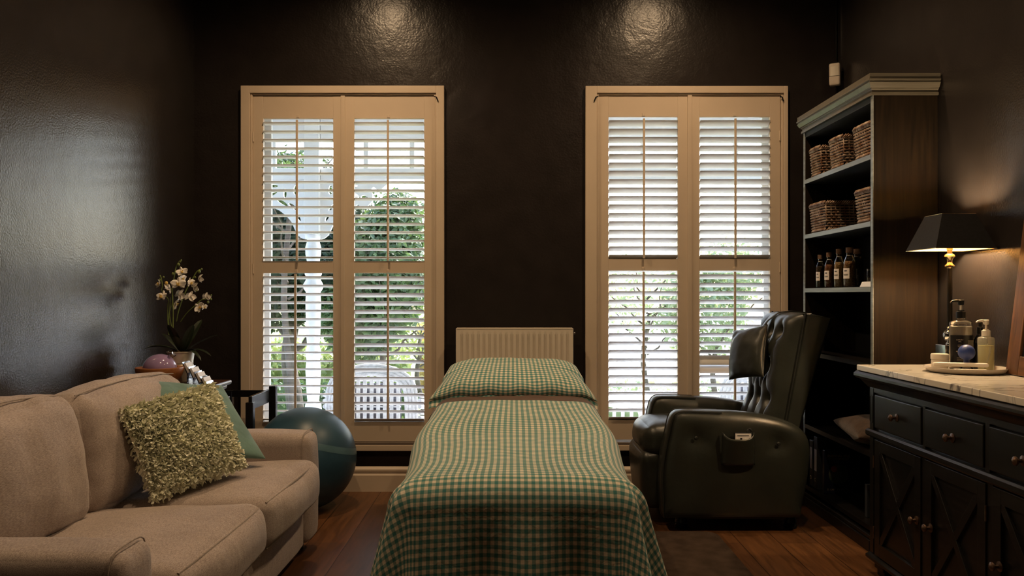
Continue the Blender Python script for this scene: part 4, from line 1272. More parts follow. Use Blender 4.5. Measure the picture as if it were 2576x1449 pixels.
def armmesh(y0, y1, outsgn):
    """arm: outline rolled over in Y; thickness with rounded crest"""
    mb = MB()
    n = 11
    cx = sum(p[0] for p in outl) / len(outl); cz = .34
    vs = []; fs = []; m = len(outl)
    for j in range(n):
        t = j / (n - 1)
        y = lerp(y0, y1, t)
        k = 1 - abs(2 * t - 1) ** 4          # inset at faces
        ins = .042 * (1 - k)
        for (x, z) in outl:
            dx, dz = cx - x, cz - z
            L_ = hypot(dx, dz)
            s_ = ins / L_
            if z < .12: s_ *= .4
            bul = (.012 * sin(pi * min(1, max(0, (x - .75) / .75)))) if False else 0
            vs.append((x + dx * s_, y, z + dz * s_))
    for j in range(n - 1):
        for i in range(m):
            i2 = (i + 1) % m
            fs.append((j * m + i, j * m + i2, (j + 1) * m + i2, (j + 1) * m + i))
    # faces as fans of rings shrinking to the centre
    for j, yy, od in ((0, y0, -1), (n - 1, y1, 1)):
        base = j * m
        prev = list(range(base, base + m))
        for q in range(1, 10):
            f = 1 - q / 10
            cur = []
            for i in range(m):
                x, _, z = vs[base + i]
                X_ = cx + (x - cx) * f; Z_ = cz + (z - cz) * f
                dim = 0
                if (od < 0) == (outsgn < 0):
                    for bx, bz in BTN: dim += .022 * math.exp(-((X_ - bx) ** 2 + (Z_ - bz) ** 2) / .0022)
                bulge = .016 * (1 - f) ** .5
                cur.append(len(vs)); vs.append((X_, yy + od * (bulge - dim), Z_))
            for i in range(m):
                i2 = (i + 1) % m
                fs.append((prev[i], prev[i2], cur[i2], cur[i]))
            prev = cur
        vs.append((cx, yy + od * .014, cz)); c_ = len(vs) - 1
        for i in range(m): fs.append((prev[i], prev[(i + 1) % m], c_))
    mb.add(vs, fs); return mb
BTN = [px3(1752, 1103, 3.99), px3(1960, 1117, 3.99)]
for (y0, y1, sg) in ((YN + .01, YN + .14, -1), (YFR - .13, YFR, 1)):
    a = lea(armmesh(y0, y1, sg), 'arm', smooth=170)
    for yy in (y0 + .012, y1 - .012):
        pp = []
        cx = sum(p[0] for p in outl) / len(outl); cz = .34
        for (x, z) in outl[:26]:
            L_ = hypot(cx - x, cz - z); pp.append((x + (cx - x) * .006 / L_, yy, z + (cz - z) * .006 / L_))
        MB().tube(pp, .0045, 6).build('piping', M_LEATHER2, a)
    # slim recessed front face of the arm
    if sg < 0:
        for bx, bz in BTN:
            MB().lathe([(.001, .006), (.007, .005), (.010, .001), (.010, -.002)], (0, 0, 0), 16, M=Mx((bx, y0 - .004, bz), rx=pi / 2)).build('button', M_LEATHER2, a)
# body, seat, footrest
lea(MB().box(.80, 1.42, YN + .13, YFR - .12, .085, .33), 'chassis', m=M_LEATHER2, smooth=0)
lea(rbox((.325, .226, .085), .06, (.025, 0, .03), n=16, amp=.006, freq=6, M=Mx((1.015, 4.352, .415), ry=.07)), 'seat_cushion', smooth=170)
fo = rbox((.060, .228, .150), .045, (.018, 0, .012), n=14, amp=.004, M=Mx((.735, 4.352, .235), ry=-.08))
lea(fo, 'footrest', smooth=170)
# backrest: tufted front
bx0, bx1 = 4.09, 4.60
def backpt(u, v, front):
    """u across Y 0..1, v up 0..1"""
    y = lerp(bx0, bx1, u)
    zb, ztp = .40, 1.105
    z = lerp(zb, ztp, v)
    xf = lerp(1.345, 1.475, v)
    thick = lerp(.10, .175, v ** .8)
    return xf, y, z, thick
tufts = [(uu, vv) for vv, us in ((.86, (.18, .42, .66, .9)), (.60, (.30, .54, .78)), (.36, (.18, .42, .66, .9))) for uu in us]
mb = MB()
NU, NV = 64, 72
def fn(a, b):
    u = a; v = b
    xf, y, z, th = backpt(u, v, True)
    eu = 1 - abs(2 * u - 1) ** 6; ev = 1 - abs(2 * v - 1) ** 10
    e = max(0, eu * ev)
    d = .082 * e ** .5
    for tu, tv in tufts:
        r2 = ((u - tu) * .51) ** 2 + ((v - tv) * .70) ** 2
        d -= .032 * math.exp(-r2 / .0009) + .016 * math.exp(-r2 / .005)
    # vertical pleats below the lower buttons and creases between the rows
    for tu in (.18, .42, .66, .9):
        if v < .36: d -= .020 * math.exp(-((u - tu) * .51) ** 2 / .00022) * min(1, v / .1 + .3)
        if v > .86: d -= .012 * math.exp(-((u - tu) * .51) ** 2 / .0003) * (1 - (v - .86) / .14)
    def seg(u1, v1, u2, v2):
        ax, ay, bx, by = u1 * .51, v1 * .7, u2 * .51, v2 * .7
        px_, py_ = u * .51, v * .7
        t = max(0, min(1, ((px_ - ax) * (bx - ax) + (py_ - ay) * (by - ay)) / ((bx - ax) ** 2 + (by - ay) ** 2)))
        return (px_ - ax - t * (bx - ax)) ** 2 + (py_ - ay - t * (by - ay)) ** 2
    m_ = min(seg(.18, .86, .30, .60), seg(.42, .86, .30, .60), seg(.42, .86, .54, .60), seg(.66, .86, .54, .60), seg(.66, .86, .78, .60), seg(.9, .86, .78, .60),
             seg(.18, .36, .30, .60), seg(.42, .36, .30, .60), seg(.42, .36, .54, .60), seg(.66, .36, .54, .60), seg(.66, .36, .78, .60), seg(.9, .36, .78, .60))
    d -= .012 * math.exp(-m_ / .00025)
    d += .003 * noise.noise(Vector((y * 14, z * 14, 1)))
    # roll the near and far edges round
    ro = .035 * (1 - (1 - abs(2 * u - 1) ** 10)) + .03 * (abs(2 * v - 1) ** 14 if v > .5 else 0)
    return Vector((xf - d + ro, y, z + (0 if v < 1 else 0)))
mb.grid(NU, NV, fn)
lea(mb, 'tufted_front', smooth=170)
mb = MB()
def fb(a, b):
    v = b
    # a: 0 front near edge -> side -> rear -> far edge
    xf, _, z, th = backpt(0, v, False)
    per = [(xf + .03, bx0), (xf + .045, bx0 - .012), (xf + .10, bx0 - .018), (xf + th - .02, bx0 - .012), (xf + th, bx0 + .02), (xf + th, (bx0 + bx1) / 2), (xf + th, bx1 - .02),
           (xf + th - .02, bx1 + .012), (xf + .10, bx1 + .018), (xf + .045, bx1 + .012), (xf + .03, bx1)]
    t = a * (len(per) - 1); i = min(int(t), len(per) - 2); f = t - i
    return Vector((lerp(per[i][0], per[i + 1][0], f), lerp(per[i][1], per[i + 1][1], f), z - (.004 + .024 * max(0, min(1, (lerp(per[i][0], per[i + 1][0], f) - xf - .02) / (th - .02)))) * v ** 8))
mb.grid(41, 30, fb)
# top cap, slightly domed
xf, _, z, th = backpt(0, 1, False)
def fc(a, b):
    x = lerp(xf + .02, xf + th, a); y = lerp(bx0 - .014 * sin(pi * min(a + .1, .95)), bx1 + .014 * sin(pi * min(a + .1, .95)), b)
    return Vector((x, y, z - .004 - .022 * a + .012 * sin(pi * b) * sin(pi * a)))
mb.grid(8, 20, fc)
lea(mb, 'back_shell', smooth=50)
for yy in (bx0, bx1):
    MB().tube([(backpt(0, v, 0)[0] + .03, yy - (.006 if yy < 4.3 else -.006), backpt(0, v, 0)[2]) for v in [i / 20 for i in range(21)]], .005, 6).build('back_piping', M_LEATHER2, rc)
for tu, tv in tufts:
    u = tu; xf_, y_, z_, _t = backpt(tu, tv, 0)
    q = fn(tu, tv)
    MB().lathe([(.001, .005), (.006, .004), (.009, 0), (.009, -.004)], (0, 0, 0), 12, M=Mx((q.x - .001, y_, q.z), ry=-pi / 2)).build('tuft_button', M_LEATHER2, rc)
# head pillow on its strap
HP = frame_matrix(Vector((1.285, 4.345, .882)), (.42, -.9, 0.16), (.22, 0.12, 1))
hp = pillow(.27, .28, .115, HP, n=30, amp=.010, seed=9, pinch=.05, pwr=.45, freq=9)
hpo = lea(hp, 'head_pillow', smooth=170)
pp = []
for k in range(4):
    for i in range(10):
        u = -1 + 2 * i / 10
        x, y = ((u, -1), (1, u), (-u, 1), (-1, -u))[k]
        pp.append(HP @ Vector((x * .135 * (1 - .05 * (1 - y * y) * abs(x)), y * .14 * (1 - .05 * (1 - x * x) * abs(y)), 0)))
MB().tube(pp, .0035, 6, closed=True).build('piping', M_LEATHER2, hpo)
sb = MB()
sp = [(1.345, 1.000), (1.390, 1.060), (1.448, 1.104), (1.52, 1.113), (1.60, 1.103), (1.655, 1.085), (1.662, .95)]
def fs_(a, b):
    t = b * (len(sp) - 1); i = min(int(t), len(sp) - 2); f = t - i
    return Vector((lerp(sp[i][0], sp[i + 1][0], f), 4.345 + .019 * (2 * a - 1) - (.0), lerp(sp[i][1], sp[i + 1][1], f)))
sb.grid(3, 40, fs_)
so_ = lea(sb, 'pillow_strap', parent=rc, m=M_LEATHER2, smooth=170)
mm = so_.modifiers.new('thick', 'SOLIDIFY'); mm.thickness = .004
# pocket with handset
pkx0, pkz0 = px3(1817, 1170, 3.975); pkx1, pkz1 = px3(1898, 1088, 3.975)
mb = MB()
def fpk(a, b):
    x = lerp(pkx0, pkx1, a) + (.004 * (2 * a - 1)) * (1 - b)
    top = pkz1 - .030 * (1 - (2 * a - 1) ** 4) if True else 0
    z = lerp(pkz0, top, b)
    return Vector((x, 3.978 - .042 * sin(pi * a) ** .4 * (.4 + .6 * b), z))
mb.grid(24, 12, fpk)
pk = lea(mb, 'side_pocket', m=M_LEATHER, smooth=170)
mm = pk.modifiers.new('thick', 'SOLIDIFY'); mm.thickness = .004
hx0, hz0 = px3(1848, 1140, 3.972); hx1, hz1 = px3(1888, 1089, 3.972)
hs = thing('remote_handset', ((hx0 + hx1) / 2, 3.972, hz0), 'grey remote handset with a coiled black cord in the recliner side pocket', 'remote')
MB().box(hx0 - .003, hx1 + .003, 3.960, 3.976, hz0, hz1 + .003).build('handset_body', M_BLACKPL, hs, bevel=.002)
MB().box(hx0, hx1, 3.9585, 3.9602, hz0, hz1 - .001).build('face_plate', M_PAPER, hs)
for k, m_ in enumerate((M_WHITEPL, M_BLACKPL, M_WHITEPL, M_PRINT)):
    x = lerp(hx0 + .008, hx1 - .008, k / 3)
    MB().box(x - .005, x + .005, 3.9572, 3.9587, hz1 - .036, hz1 - .023).build('handset_button', m_, hs, bevel=.0008)
MB().box(hx0 + .010, hx1 - .012, 3.958, 3.9587, hz1 - .014, hz1 - .010).build('handset_print', M_BLACKPL, hs)
cc = []
for i in range(181):
    t = i / 180
    cxx = lerp(hx1 - .022, hx1 + .012, t); czz = hz1 + .006 + .022 * sin(pi * min(1, t * 1.15) * .85) - .030 * t * t
    a = t * 2 * pi * 15
    cc.append((cxx + .004 * cos(a), 3.965 + .004 * sin(a), czz + .0035 * cos(a)))
MB().tube(cc, .0014, 5).build('coiled_cord', M_BLACKPL, hs)
for x in (.87, 1.43):
    for y in (4.10, 4.60):
        MB().lathe([(.026, .085), (.022, .06), (.030, .045), (.034, .03), (.028, .022), (.036, .012), (.034, 0)], (x, y, 0), 20).build('foot', M_BLACKPL, rc)
MB().box(.84, 1.46, 4.09, 4.60, .045, .084).build('base_frame', M_BLACKPL, rc)

# ================================================================ BOOKCASE
BX0, BX1, BY0, BY1 = 1.676, 1.978, 3.702, 4.585
bk = thing('bookcase', ((BX0 + BX1) / 2, (BY0 + BY1) / 2, 0), 'tall dark stained open bookcase against the right wall', 'bookcase')
for k, (y0, y1) in enumerate(((BY0, BY0 + .022), (BY1 - .022, BY1))):
    o = MB().box(BX0 + .004, BX1, y0, y1, .0, 2.13).build('side_panel', M_CASEWOOD, bk, smooth=0)
    MB().box(BX0, BX0 + .0045, y0, y1, .1, 2.13).build('front_edge', M_CASEEDGE, o, smooth=0)
MB().box(BX1 - .012, BX1, BY0 + .022, BY1 - .022, .1, 2.13).build('back_panel', M_CASEIN, bk, smooth=0)
shelf_z = [1.857, 1.543, 1.236, .878, .46, .115]
for z in shelf_z:
    o = MB().box(BX0 + .004, BX1 - .012, BY0 + .022, BY1 - .022, z - .023, z).build('shelf', M_CASEIN if z > 1 else M_BLACKWOOD, bk, smooth=0)
    if z > 1: MB().box(BX0 - .001, BX0 + .0042, BY0 + .022, BY1 - .022, z - .023, z).build('front_edge', M_CASEEDGE, o, smooth=0)
    else: MB().box(BX0 - .001, BX0 + .0042, BY0 + .022, BY1 - .022, z - .023, z).build('front_edge', M_BLACKWOOD, o, smooth=0)
MB().box(BX0 + .004, BX1, BY0 + .022, BY1 - .022, 2.10, 2.13).build('top_panel', M_CASEIN, bk, smooth=0)
# crown: moulding profile run round three sides, mitred
prof = [(0, 2.128), (.010, 2.128), (.010, 2.140), (.005, 2.143), (.005, 2.152), (.012, 2.156), (.012, 2.160), (.018, 2.163), (.028, 2.183), (.024, 2.186), (.024, 2.190), (.030, 2.193), (.030, 2.200), (.026, 2.203), (.026, 2.224), (0, 2.224)]
def crown_mesh():
    mb = MB(); vs = []; fs = []; m = len(prof)
    for (cx_, cy_, sx, sy) in ((BX1, BY0, 0, -1), (BX0, BY0, -1, -1), (BX0, BY1, -1, 1), (BX1, BY1, 0, 1)):
        for d, z in prof: vs.append((cx_ + sx * d, cy_ + sy * d, z))
    for s_ in range(3):
        for i in range(m - 1): fs.append((s_ * m + i, s_ * m + i + 1, (s_ + 1) * m + i + 1, (s_ + 1) * m + i))
    mb.add(vs, fs); mb.box(BX0, BX1, BY0, BY1, 2.131, 2.222)
    return mb
M_CROWNM = wood_mat('worn_bronze_crown', (0.075, 0.066, 0.050), (0.12, 0.105, 0.08), rough=0.36, axis='X')
crown_mesh().build('crown_moulding', M_CROWNM, bk, smooth=20)
pl = MB()
pl.box(BX0 - .018, BX1, BY0 - .0, BY1, .0, .055).box(BX0 - .010, BX1, BY0, BY1, .055, .075)
pl.build('plinth', M_BLACKWOOD, bk, bevel=.003)

# wicker baskets
def basket(x0, x1, y0, y1, z0, h, label, seed=0):
    root = thing('wicker_basket', ((x0 + x1) / 2, (y0 + y1) / 2, z0), label, 'basket', 'wicker baskets in the bookcase')
    rows = max(7, int(h / .0155)); tp = .012
    def ring(z, off_, npt, fl):
        pts = []
        t = (z - z0) / h
        g = -tp * (1 - t)
        xa, xb, ya, yb = x0 - g, x1 + g, y0 - g, y1 + g
        per = [(xa, ya), (xb, ya), (xb, yb), (xa, yb)]
        for s_ in range(4):
            p, q = per[s_], per[(s_ + 1) % 4]
            L_ = hypot(q[0] - p[0], q[1] - p[1]); n_ = max(3, int(L_ / .012))
            nx, ny = (q[1] - p[1]) / L_, -(q[0] - p[0]) / L_
            for i in range(n_):
                f = (i + .5) / n_
                wv = off_ * (.0045 if (i + fl) % 2 else -.0045)
                e = min(f, 1 - f) * L_
                inn = -.010 * math.exp(-e / .010)
                pts.append((p[0] + (q[0] - p[0]) * f + nx * (wv + inn), p[1] + (q[1] - p[1]) * f + ny * (wv + inn), z + random.uniform(-.001, .001)))
        return pts
    wv = MB()
    for r in range(rows):
        z = z0 + .014 + (h - .034) * r / (rows - 1)
        wv.tube(ring(z, 1, 0, r % 2), .0052, 6, closed=True)
    wv.build('woven_wall', M_WICKER, root, smooth=170)
    st = MB()
    base = ring(z0 + .010, 0, 0, 0); topr = ring(z0 + h - .01, 0, 0, 0)
    for i in range(0, min(len(base), len(topr)), 2):
        st.tube([base[i], topr[i]], .003, 5)
    st.build('stakes', M_WICKER, root, smooth=170)
    for z, nm in ((z0 + h - .010, 'braided_rim'), (z0 + .010, 'braided_foot')):
        rm = MB()
        pts = ring(z, 0, 0, 0)
        m_ = len(pts)
        for i in range(m_):
            a = Vector(pts[i]); b = Vector(pts[(i + 2) % m_]); 
            d = (b - a); nn = Vector((d.y, -d.x, 0))
            if nn.length > 0: nn.normalize()
            rm.tube([a - Vector((0, 0, .008)) + nn * .000, (a + b) / 2 + nn * .007, b + Vector((0, 0, .010)) + nn * .001], .0048, 5)
        rm.build(nm, M_WICKER, root, smooth=170)
    MB().box(x0 + tp, x1 - tp, y0 + tp, y1 - tp, z0 + .004, z0 + .010).build('basket_floor', M_WICKER, root)
    ins = MB()
    for (a, b, c, d) in ((x0 + .012, x0 + .014, y0 + .012, y1 - .012), (x1 - .014, x1 - .012, y0 + .012, y1 - .012), (x0 + .012, x1 - .012, y0 + .012, y0 + .014), (x0 + .012, x1 - .012, y1 - .014, y1 - .012)):
        ins.box(a, b, c, d, z0 + .01, z0 + h - .012)
    ins.build('lining', M_CASEIN, root, smooth=0)
z1_, z2_ = 1.858, 1.544
basket(1.690, 1.93, 4.375, 4.535, z1_, .165, 'small wicker basket on the top shelf, nearest the window wall')
basket(1.690, 1.93, 4.075, 4.255, z1_, .165, 'middle wicker basket of three on the top bookcase shelf')
basket(1.690, 1.93, 3.745, 3.955, z1_, .165, 'wicker basket on the top shelf, nearest the lamp end')
basket(1.690, 1.95, 4.305, 4.535, z2_, .165, 'long low wicker basket at the far end of the second shelf')
basket(1.690, 1.95, 3.745, 3.935, z2_, .165, 'wicker basket on the second shelf beside the long low one')

# herb bottles
def herb_mat(name, c1, c2): return mat(name, c1, rough=0.7, color2=c2, vscale=130, bump=0.6, bscale=120, bdist=0.004)
herbs = [herb_mat('dark_dried_herbs', (0.03, 0.026, 0.02), (0.14, 0.09, 0.04)), herb_mat('red_dried_petals', (0.26, 0.05, 0.04), (0.50, 0.26, 0.10)),
         herb_mat('golden_dried_flowers', (0.42, 0.26, 0.10), (0.80, 0.56, 0.26)), herb_mat('rust_dried_flowers', (0.28, 0.12, 0.05), (0.65, 0.42, 0.18)),
         herb_mat('brown_dried_bark', (0.05, 0.03, 0.018), (0.12, 0.075, 0.035))]
def bottle(x, y, z, r, h, hm, label):
    root = thing('herb_bottle', (x, y, z), label, 'bottle', 'corked herb bottles on the third shelf')
    MB().lathe([(r * .88, 0), (r, .006), (r, h * .60), (r * .92, h * .67), (r * .52, h * .80), (r * .50, h * .86), (r * .58, h * .865), (r * .58, h * .885), (r * .48, h * .89)], (x, y, z), 28).build('glass_bottle', M_CLEAR, root, smooth=170)
    MB().lathe([(.001, .004), (r * .90, .006), (r * .93, h * .58), (r * .80, h * .66), (.001, h * .665)], (x, y, z), 24).build('dried_herbs', hm, root, smooth=170)
    MB().lathe([(r * .50, h * .80), (r * .50, h * .86), (r * .62, h * .87), (r * .62, h), (.001, h)], (x, y, z), 20).build('cork_stopper', M_CORK, root)
    lb = MB()
    a0, a1 = R_(168), R_(245)
    lb.grid(10, 2, lambda a, b: Vector((x + (r + .0006) * cos(lerp(a0, a1, a)), y + (r + .0006) * sin(lerp(a0, a1, a)), z + h * (.22 + .26 * b))))
    lo = lb.build('paper_label', M_PAPER, root, smooth=170)
    for k, (q0, q1, hh) in enumerate(((.30, .70, .40), (.15, .85, .32), (.2, .8, .30))):
        t_ = MB(); t_.grid(6, 2, lambda a, b: Vector((x + (r + .0011) * cos(lerp(a0, a1, lerp(q0, q1, a))), y + (r + .0011) * sin(lerp(a0, a1, lerp(q0, q1, a))), z + h * (hh + (.012 if k else .03) * b))))
        t_.build('label_print', M_GREYMET, lo, smooth=170)
    rt = MB().tube([(x - r * .56, y - r * .2, z + h * .80), (x - r * .2, y - r * .56, z + h * .795), (x + r * .4, y - r * .4, z + h * .80)], .0011, 5); rt.build('twine', M_PAPER, root)
bz = 1.237
bottle(1.717, 4.440, bz, .022, .185, herbs[0], 'slim corked bottle of dark herbs, leftmost on the third shelf')
bottle(1.724, 4.330, bz, .025, .192, herbs[1], 'corked bottle of red dried petals on the third shelf')
bottle(1.730, 4.215, bz, .025, .205, herbs[2], 'corked bottle of golden dried flowers on the third shelf')
bottle(1.733, 4.090, bz, .030, .205, herbs[3], 'corked bottle of rust coloured dried flowers on the third shelf')
bottle(1.790, 4.130, bz, .032, .200, herbs[4], 'shaded bottle of brown bark tucked behind the rust coloured one')
# vials and their card
cx_ = [(3.838, 'outermost'), (3.800, 'middle'), (3.765, 'nearest')]
tag(MB().prism([(1.690, 1.237), (1.74, 1.237), (1.735, 1.262), (1.702, 1.262)], 3.735, 3.875, 'XZ').build('vial_rack', M_CARD, bevel=.001), 'pale folded rack holding glass vials at the end of the third shelf', 'rack')
for k, (y, nm) in enumerate(cx_):
    r_ = thing('glass_vial', (1.718, y, 1.262), ('small glass vial standing in the pale rack, farthest from the bookcase side', 'small glass vial in the middle of the pale rack', 'small glass vial in the pale rack, against the bookcase side')[k], 'vial', 'glass vials in the pale rack')
    MB().lathe([(.006, .0005), (.0075, .002), (.0075, .056), (.006, .057)], (1.718, y, 1.262), 14).build('vial_glass', M_CLEAR, r_, smooth=170)
    MB().lathe([(.001, .002), (.0065, .002), (.0065, .022), (.001, .022)], (1.718, y, 1.262), 12).build('vial_contents', herbs[0], r_, smooth=170)
    MB().lathe([(.0078, .052), (.0078, .062), (.001, .062)], (1.718, y, 1.262), 12).build('vial_cap', M_CHROME, r_)

# brown cushion, book, binders
CM = frame_matrix(Vector((1.79, 3.97, .522)), (.1, 1, .05), (-1, .1, .05))
tag(pillow(.40, .25, .13, CM, n=34, amp=.014, seed=2, pwr=.42).build('plush_cushion', M_CUSHBROWN, smooth=170), 'brown plush cushion lying on the low bookcase shelf', 'cushion')

def text_mesh(name, body, size, M, mt, parent, ext=.0003, align='CENTER', sx=1.0):
    cu = bpy.data.curves.new('txt', 'FONT'); cu.body = body; cu.size = size; cu.extrude = ext; cu.align_x = align; cu.resolution_u = 2
    tmp = bpy.data.objects.new('tmp', cu); COL.objects.link(tmp); bpy.context.view_layer.update()
    me = bpy.data.meshes.new_from_object(tmp.evaluated_get(bpy.context.evaluated_depsgraph_get())); bpy.data.objects.remove(tmp)
    off_ = Vector((0, 0, 0)); p = parent
    while p is not None: off_ += p.location; p = p.parent
    me.transform(Matrix.Translation(-off_) @ M @ Matrix.Diagonal((sx, 1, 1, 1)))
    me.materials.clear(); me.materials.append(mt)
    o = bpy.data.objects.new(name, me); COL.objects.link(o); o.parent = parent
    return o
bkz = .116
b0 = thing('essential_oils_book', (1.772, 4.335, bkz), 'navy hardback about essential oils standing on the bottom shelf', 'book')
MB().box(1.695, 1.853, 4.325, 4.352, bkz, bkz + .235).build('book_cover', M_BOOK, b0, bevel=.002)
TX = Matrix.Translation((1.772, 4.3245, bkz + .199)) @ Matrix.Rotation(pi / 2, 4, 'X')
text_mesh('cover_title', 'ESSENTIAL OILS', .0185, TX, M_PRINT, b0, sx=.92)
text_mesh('cover_subtitle', 'INTEGRATIVE MEDICAL GUIDE', .0085, Matrix.Translation((0, 0, -.012)) @ TX, M_PRINT, b0, sx=.95)
text_mesh('cover_author', 'D. GARY YOUNG, ND', .0125, Matrix.Translation((0, 0, -.180)) @ TX, M_PRINT, b0)
M_PICT = mat('cover_garden_picture', (0.02, 0.06, 0.025), rough=0.4, color2=(0.10, 0.12, 0.09), vscale=30)
M_PICT2 = mat('cover_red_flower', (0.30, 0.03, 0.02), rough=0.4, color2=(0.35, 0.12, 0.04), vscale=60)
MB().lathe([(.001, .0006), (.052, .0006), (.054, 0)], (0, 0, 0), 28, M=Mx((1.772, 4.3248, bkz + .105), rx=pi / 2)).build('cover_picture', M_PICT, b0)
MB().lathe([(.001, .0010), (.016, .0008), (.018, 0)], (0, 0, 0), 10, M=Mx((1.748, 4.3245, bkz + .135), rx=pi / 2)).build('cover_flower', M_PICT2, b0)
for k, (x, y, h, w_) in enumerate(((1.69, 4.44, .29, .05), (1.69, 4.505, .26, .05))):
    o_ = thing('ring_binder', (x + .1, y, bkz), ('grey lever arch binder with a pale spine label beside the navy book', 'dark binder at the far end of the bottom shelf')[k], 'binder')
    MB().box(x, x + .24, y - w_ / 2, y + w_ / 2, bkz, bkz + h).build('binder_cover', M_BINDER, o_, bevel=.002)
    MB().box(x - .0008, x, y - .016, y + .016, bkz + .10, bkz + .22).build('spine_label', M_PAPER, o_)
    MB().lathe([(.007, 0), (.007, .0015), (.010, .0015), (.010, 0)], (0, 0, 0), 16, M=Mx((x, y, bkz + .05), ry=-pi / 2)).build('finger_ring', M_CHROME, o_)
tag(MB().box(1.72, 1.93, 3.86, 3.885, bkz, bkz + .16).build('magazine', M_BINDER, bevel=.001), 'grey magazine standing on the bottom shelf behind the sideboard corner', 'magazine')

# motion sensor in the corner
sp_ = P(2101, 185, 4.74)
ms = thing('motion_sensor', (sp_.x, 4.76, sp_.z - .066), 'ivory motion sensor high in the right corner above the bookcase', 'sensor')
SMx = Mx((sp_.x + .008, 4.765, sp_.z), rx=R_(4), rz=R_(-28))
rb = rbox((.031, .024, .066), .010, n=10, M=SMx); rb.build('sensor_housing', M_PIN, ms)
mb = MB()
mb.grid(12, 6, lambda a, b: SMx @ Vector((.022 * (2 * a - 1), -.0245 - .004 * sin(pi * a), lerp(-.01, .045, b))))
mb.build('sensor_lens', M_WHITEPL, ms, smooth=170)
MB().box(-.031, .031, -.0253, -.024, -.012, -.011, SMx).build('housing_seam', M_GREYMET, ms)
MB().box(-.02, .03, .02, .06, -.03, .03, SMx).build('bracket', M_PIN, ms, bevel=.003)

# ================================================================ SIDEBOARD
SY0, SY1, SX = 2.14, 3.43, 1.55
sb_ = thing('sideboard', (1.76, 2.78, 0), 'black painted sideboard with crossed door panels along the right wall', 'sideboard')
BW = M_BLACKWOOD
MB().box(SX + .002, 1.975, SY0, SY1, .09, .845).build('carcass', BW, sb_, smooth=0)
# top mouldings
mp = [(SX, .800), (SX - .012, .803), (SX - .022, .815), (SX - .034, .832), (SX - .040, .836), (SX - .050, .840), (SX - .056, .848), (SX - .056, .858), (SX - .050, .866), (SX - .045, .8705), (SX, .8705)]
def moulding(prof_, name):
    mb = MB(); vs = []; fs = []; m = len(prof_)
    for yy, sy in ((SY0, -1), (SY1, 1)):
        for x, z in prof_: vs.append((x, yy + sy * (SX - x), z))
    for yy, sy in ((SY1, 1),):
        for x, z in prof_: vs.append((1.975, yy + sy * (SX - x), z))
    for x, z in prof_: vs.append((1.975, SY0 - (SX - x), z))
    def strip(a, b):
        for i in range(m - 1): fs.append((a * m + i, a * m + i + 1, b * m + i + 1, b * m + i))
    strip(0, 1); strip(1, 2); strip(3, 0)
    mb.add(vs, fs)
    mb.box(SX, 1.975, SY0, SY1, prof_[0][1] + .001, prof_[-1][1] - .0005)
    return mb.build(name, BW, sb_, smooth=25)
moulding(mp, 'top_moulding')
mk = [(SX, .590), (SX - .016, .592), (SX - .020, .598), (SX - .020, .614), (SX - .014, .622), (SX, .623)]
moulding(mk, 'waist_moulding')
mk = [(SX, .060), (SX - .014, .061), (SX - .020, .068), (SX - .020, .078), (SX - .010, .088), (SX, .094)]
moulding(mk, 'base_moulding')
for y in (SY0 + .05, SY1 - .05):
    for x in (SX + .045, 1.93):
        MB().prism([(-.045, .06), (.045, .06), (.04, .035), (.03, .03), (.03, 0), (-.03, 0), (-.03, .03), (-.04, .035)], y - .045, y + .045, 'XZ') if False else None
        f = MB().box(x - .04, x + .04, y - .04, y + .04, .028, .061).box(x - .032, x + .032, y - .032, y + .032, 0, .03)
        f.build('foot', BW, sb_, bevel=.004)
# face frame
def ff(y0, y1, z0, z1, t=.008): return MB().box(SX - t, SX + .002, y0, y1, z0, z1)
drawers = [(3.405 - .005, 3.02), (2.985, 2.628), (2.590, 2.235)]
stiles = [(3.43, 3.352)]
ff(SY0, SY1, .782, .802).build('face_rail', BW, sb_, smooth=0)
dr = [(P(2200, 0, 1).x, 0)]
DZ0, DZ1 = .634, .776
M_CREV = M_BLACKPL
yy = lambda px, X=SX - .01: 2000 * X / (px - 1290)
dy = [(yy(2203), yy(2320)), (yy(2330), yy(2477)), (yy(2492), yy(2492) - .372)]
for k in range(3):
    y1, y0 = dy[k]
    d = MB().box(SX - .016, SX + .001, y0, y1, DZ0, DZ1).build('drawer', BW, sb_, bevel=.0045, seg=3)
    kc = ((yy(2247, SX - .03), .707), (yy(2386, SX - .03), .700), (yy(2563, SX - .03), .700))[k]
    kn = MB().lathe([(.016, 0), (.0165, .002), (.011, .004), (.006, .006), (.005, .016), (.011, .020), (.0145, .024), (.0135, .028), (.008, .031), (.006, .033), (.001, .034)], (0, 0, 0), 24, M=Mx((SX - .016, kc[0], kc[1]), ry=-pi / 2))
    kn.build('knob', M_KNOB, d)
    # dividing stile
    if k < 2:
        MB().box(SX - .011, SX + .001, dy[k + 1][0] + .004, dy[k][1] - .004, .624, .782).build('dividing_stile', BW, sb_, bevel=.001)
# corner stile with sunk oval
y0_, y1_ = yy(2199, SX - .008), SY1
MB().box(SX - .010, SX + .001, y0_ + .004, y1_, .095, .60).build('corner_stile', BW, sb_, bevel=.001)
cs = MB().box(SX - .010, SX + .001, y0_ + .004, y1_, .622, .80).build('corner_stile', BW, sb_, bevel=.001)
yc_ = (y0_ + .004 + y1_) / 2
ov = []
for k in range(32):
    a = 2 * pi * k / 32
    ov.append((SX - .0105, yc_ + .0125 * cos(a), .708 + .010 * sin(a) + (.048 if sin(a) > 0 else -.048)))
MB().tube(ov, .0016, 6, closed=True).build('oval_groove', M_BLACKPL, cs)
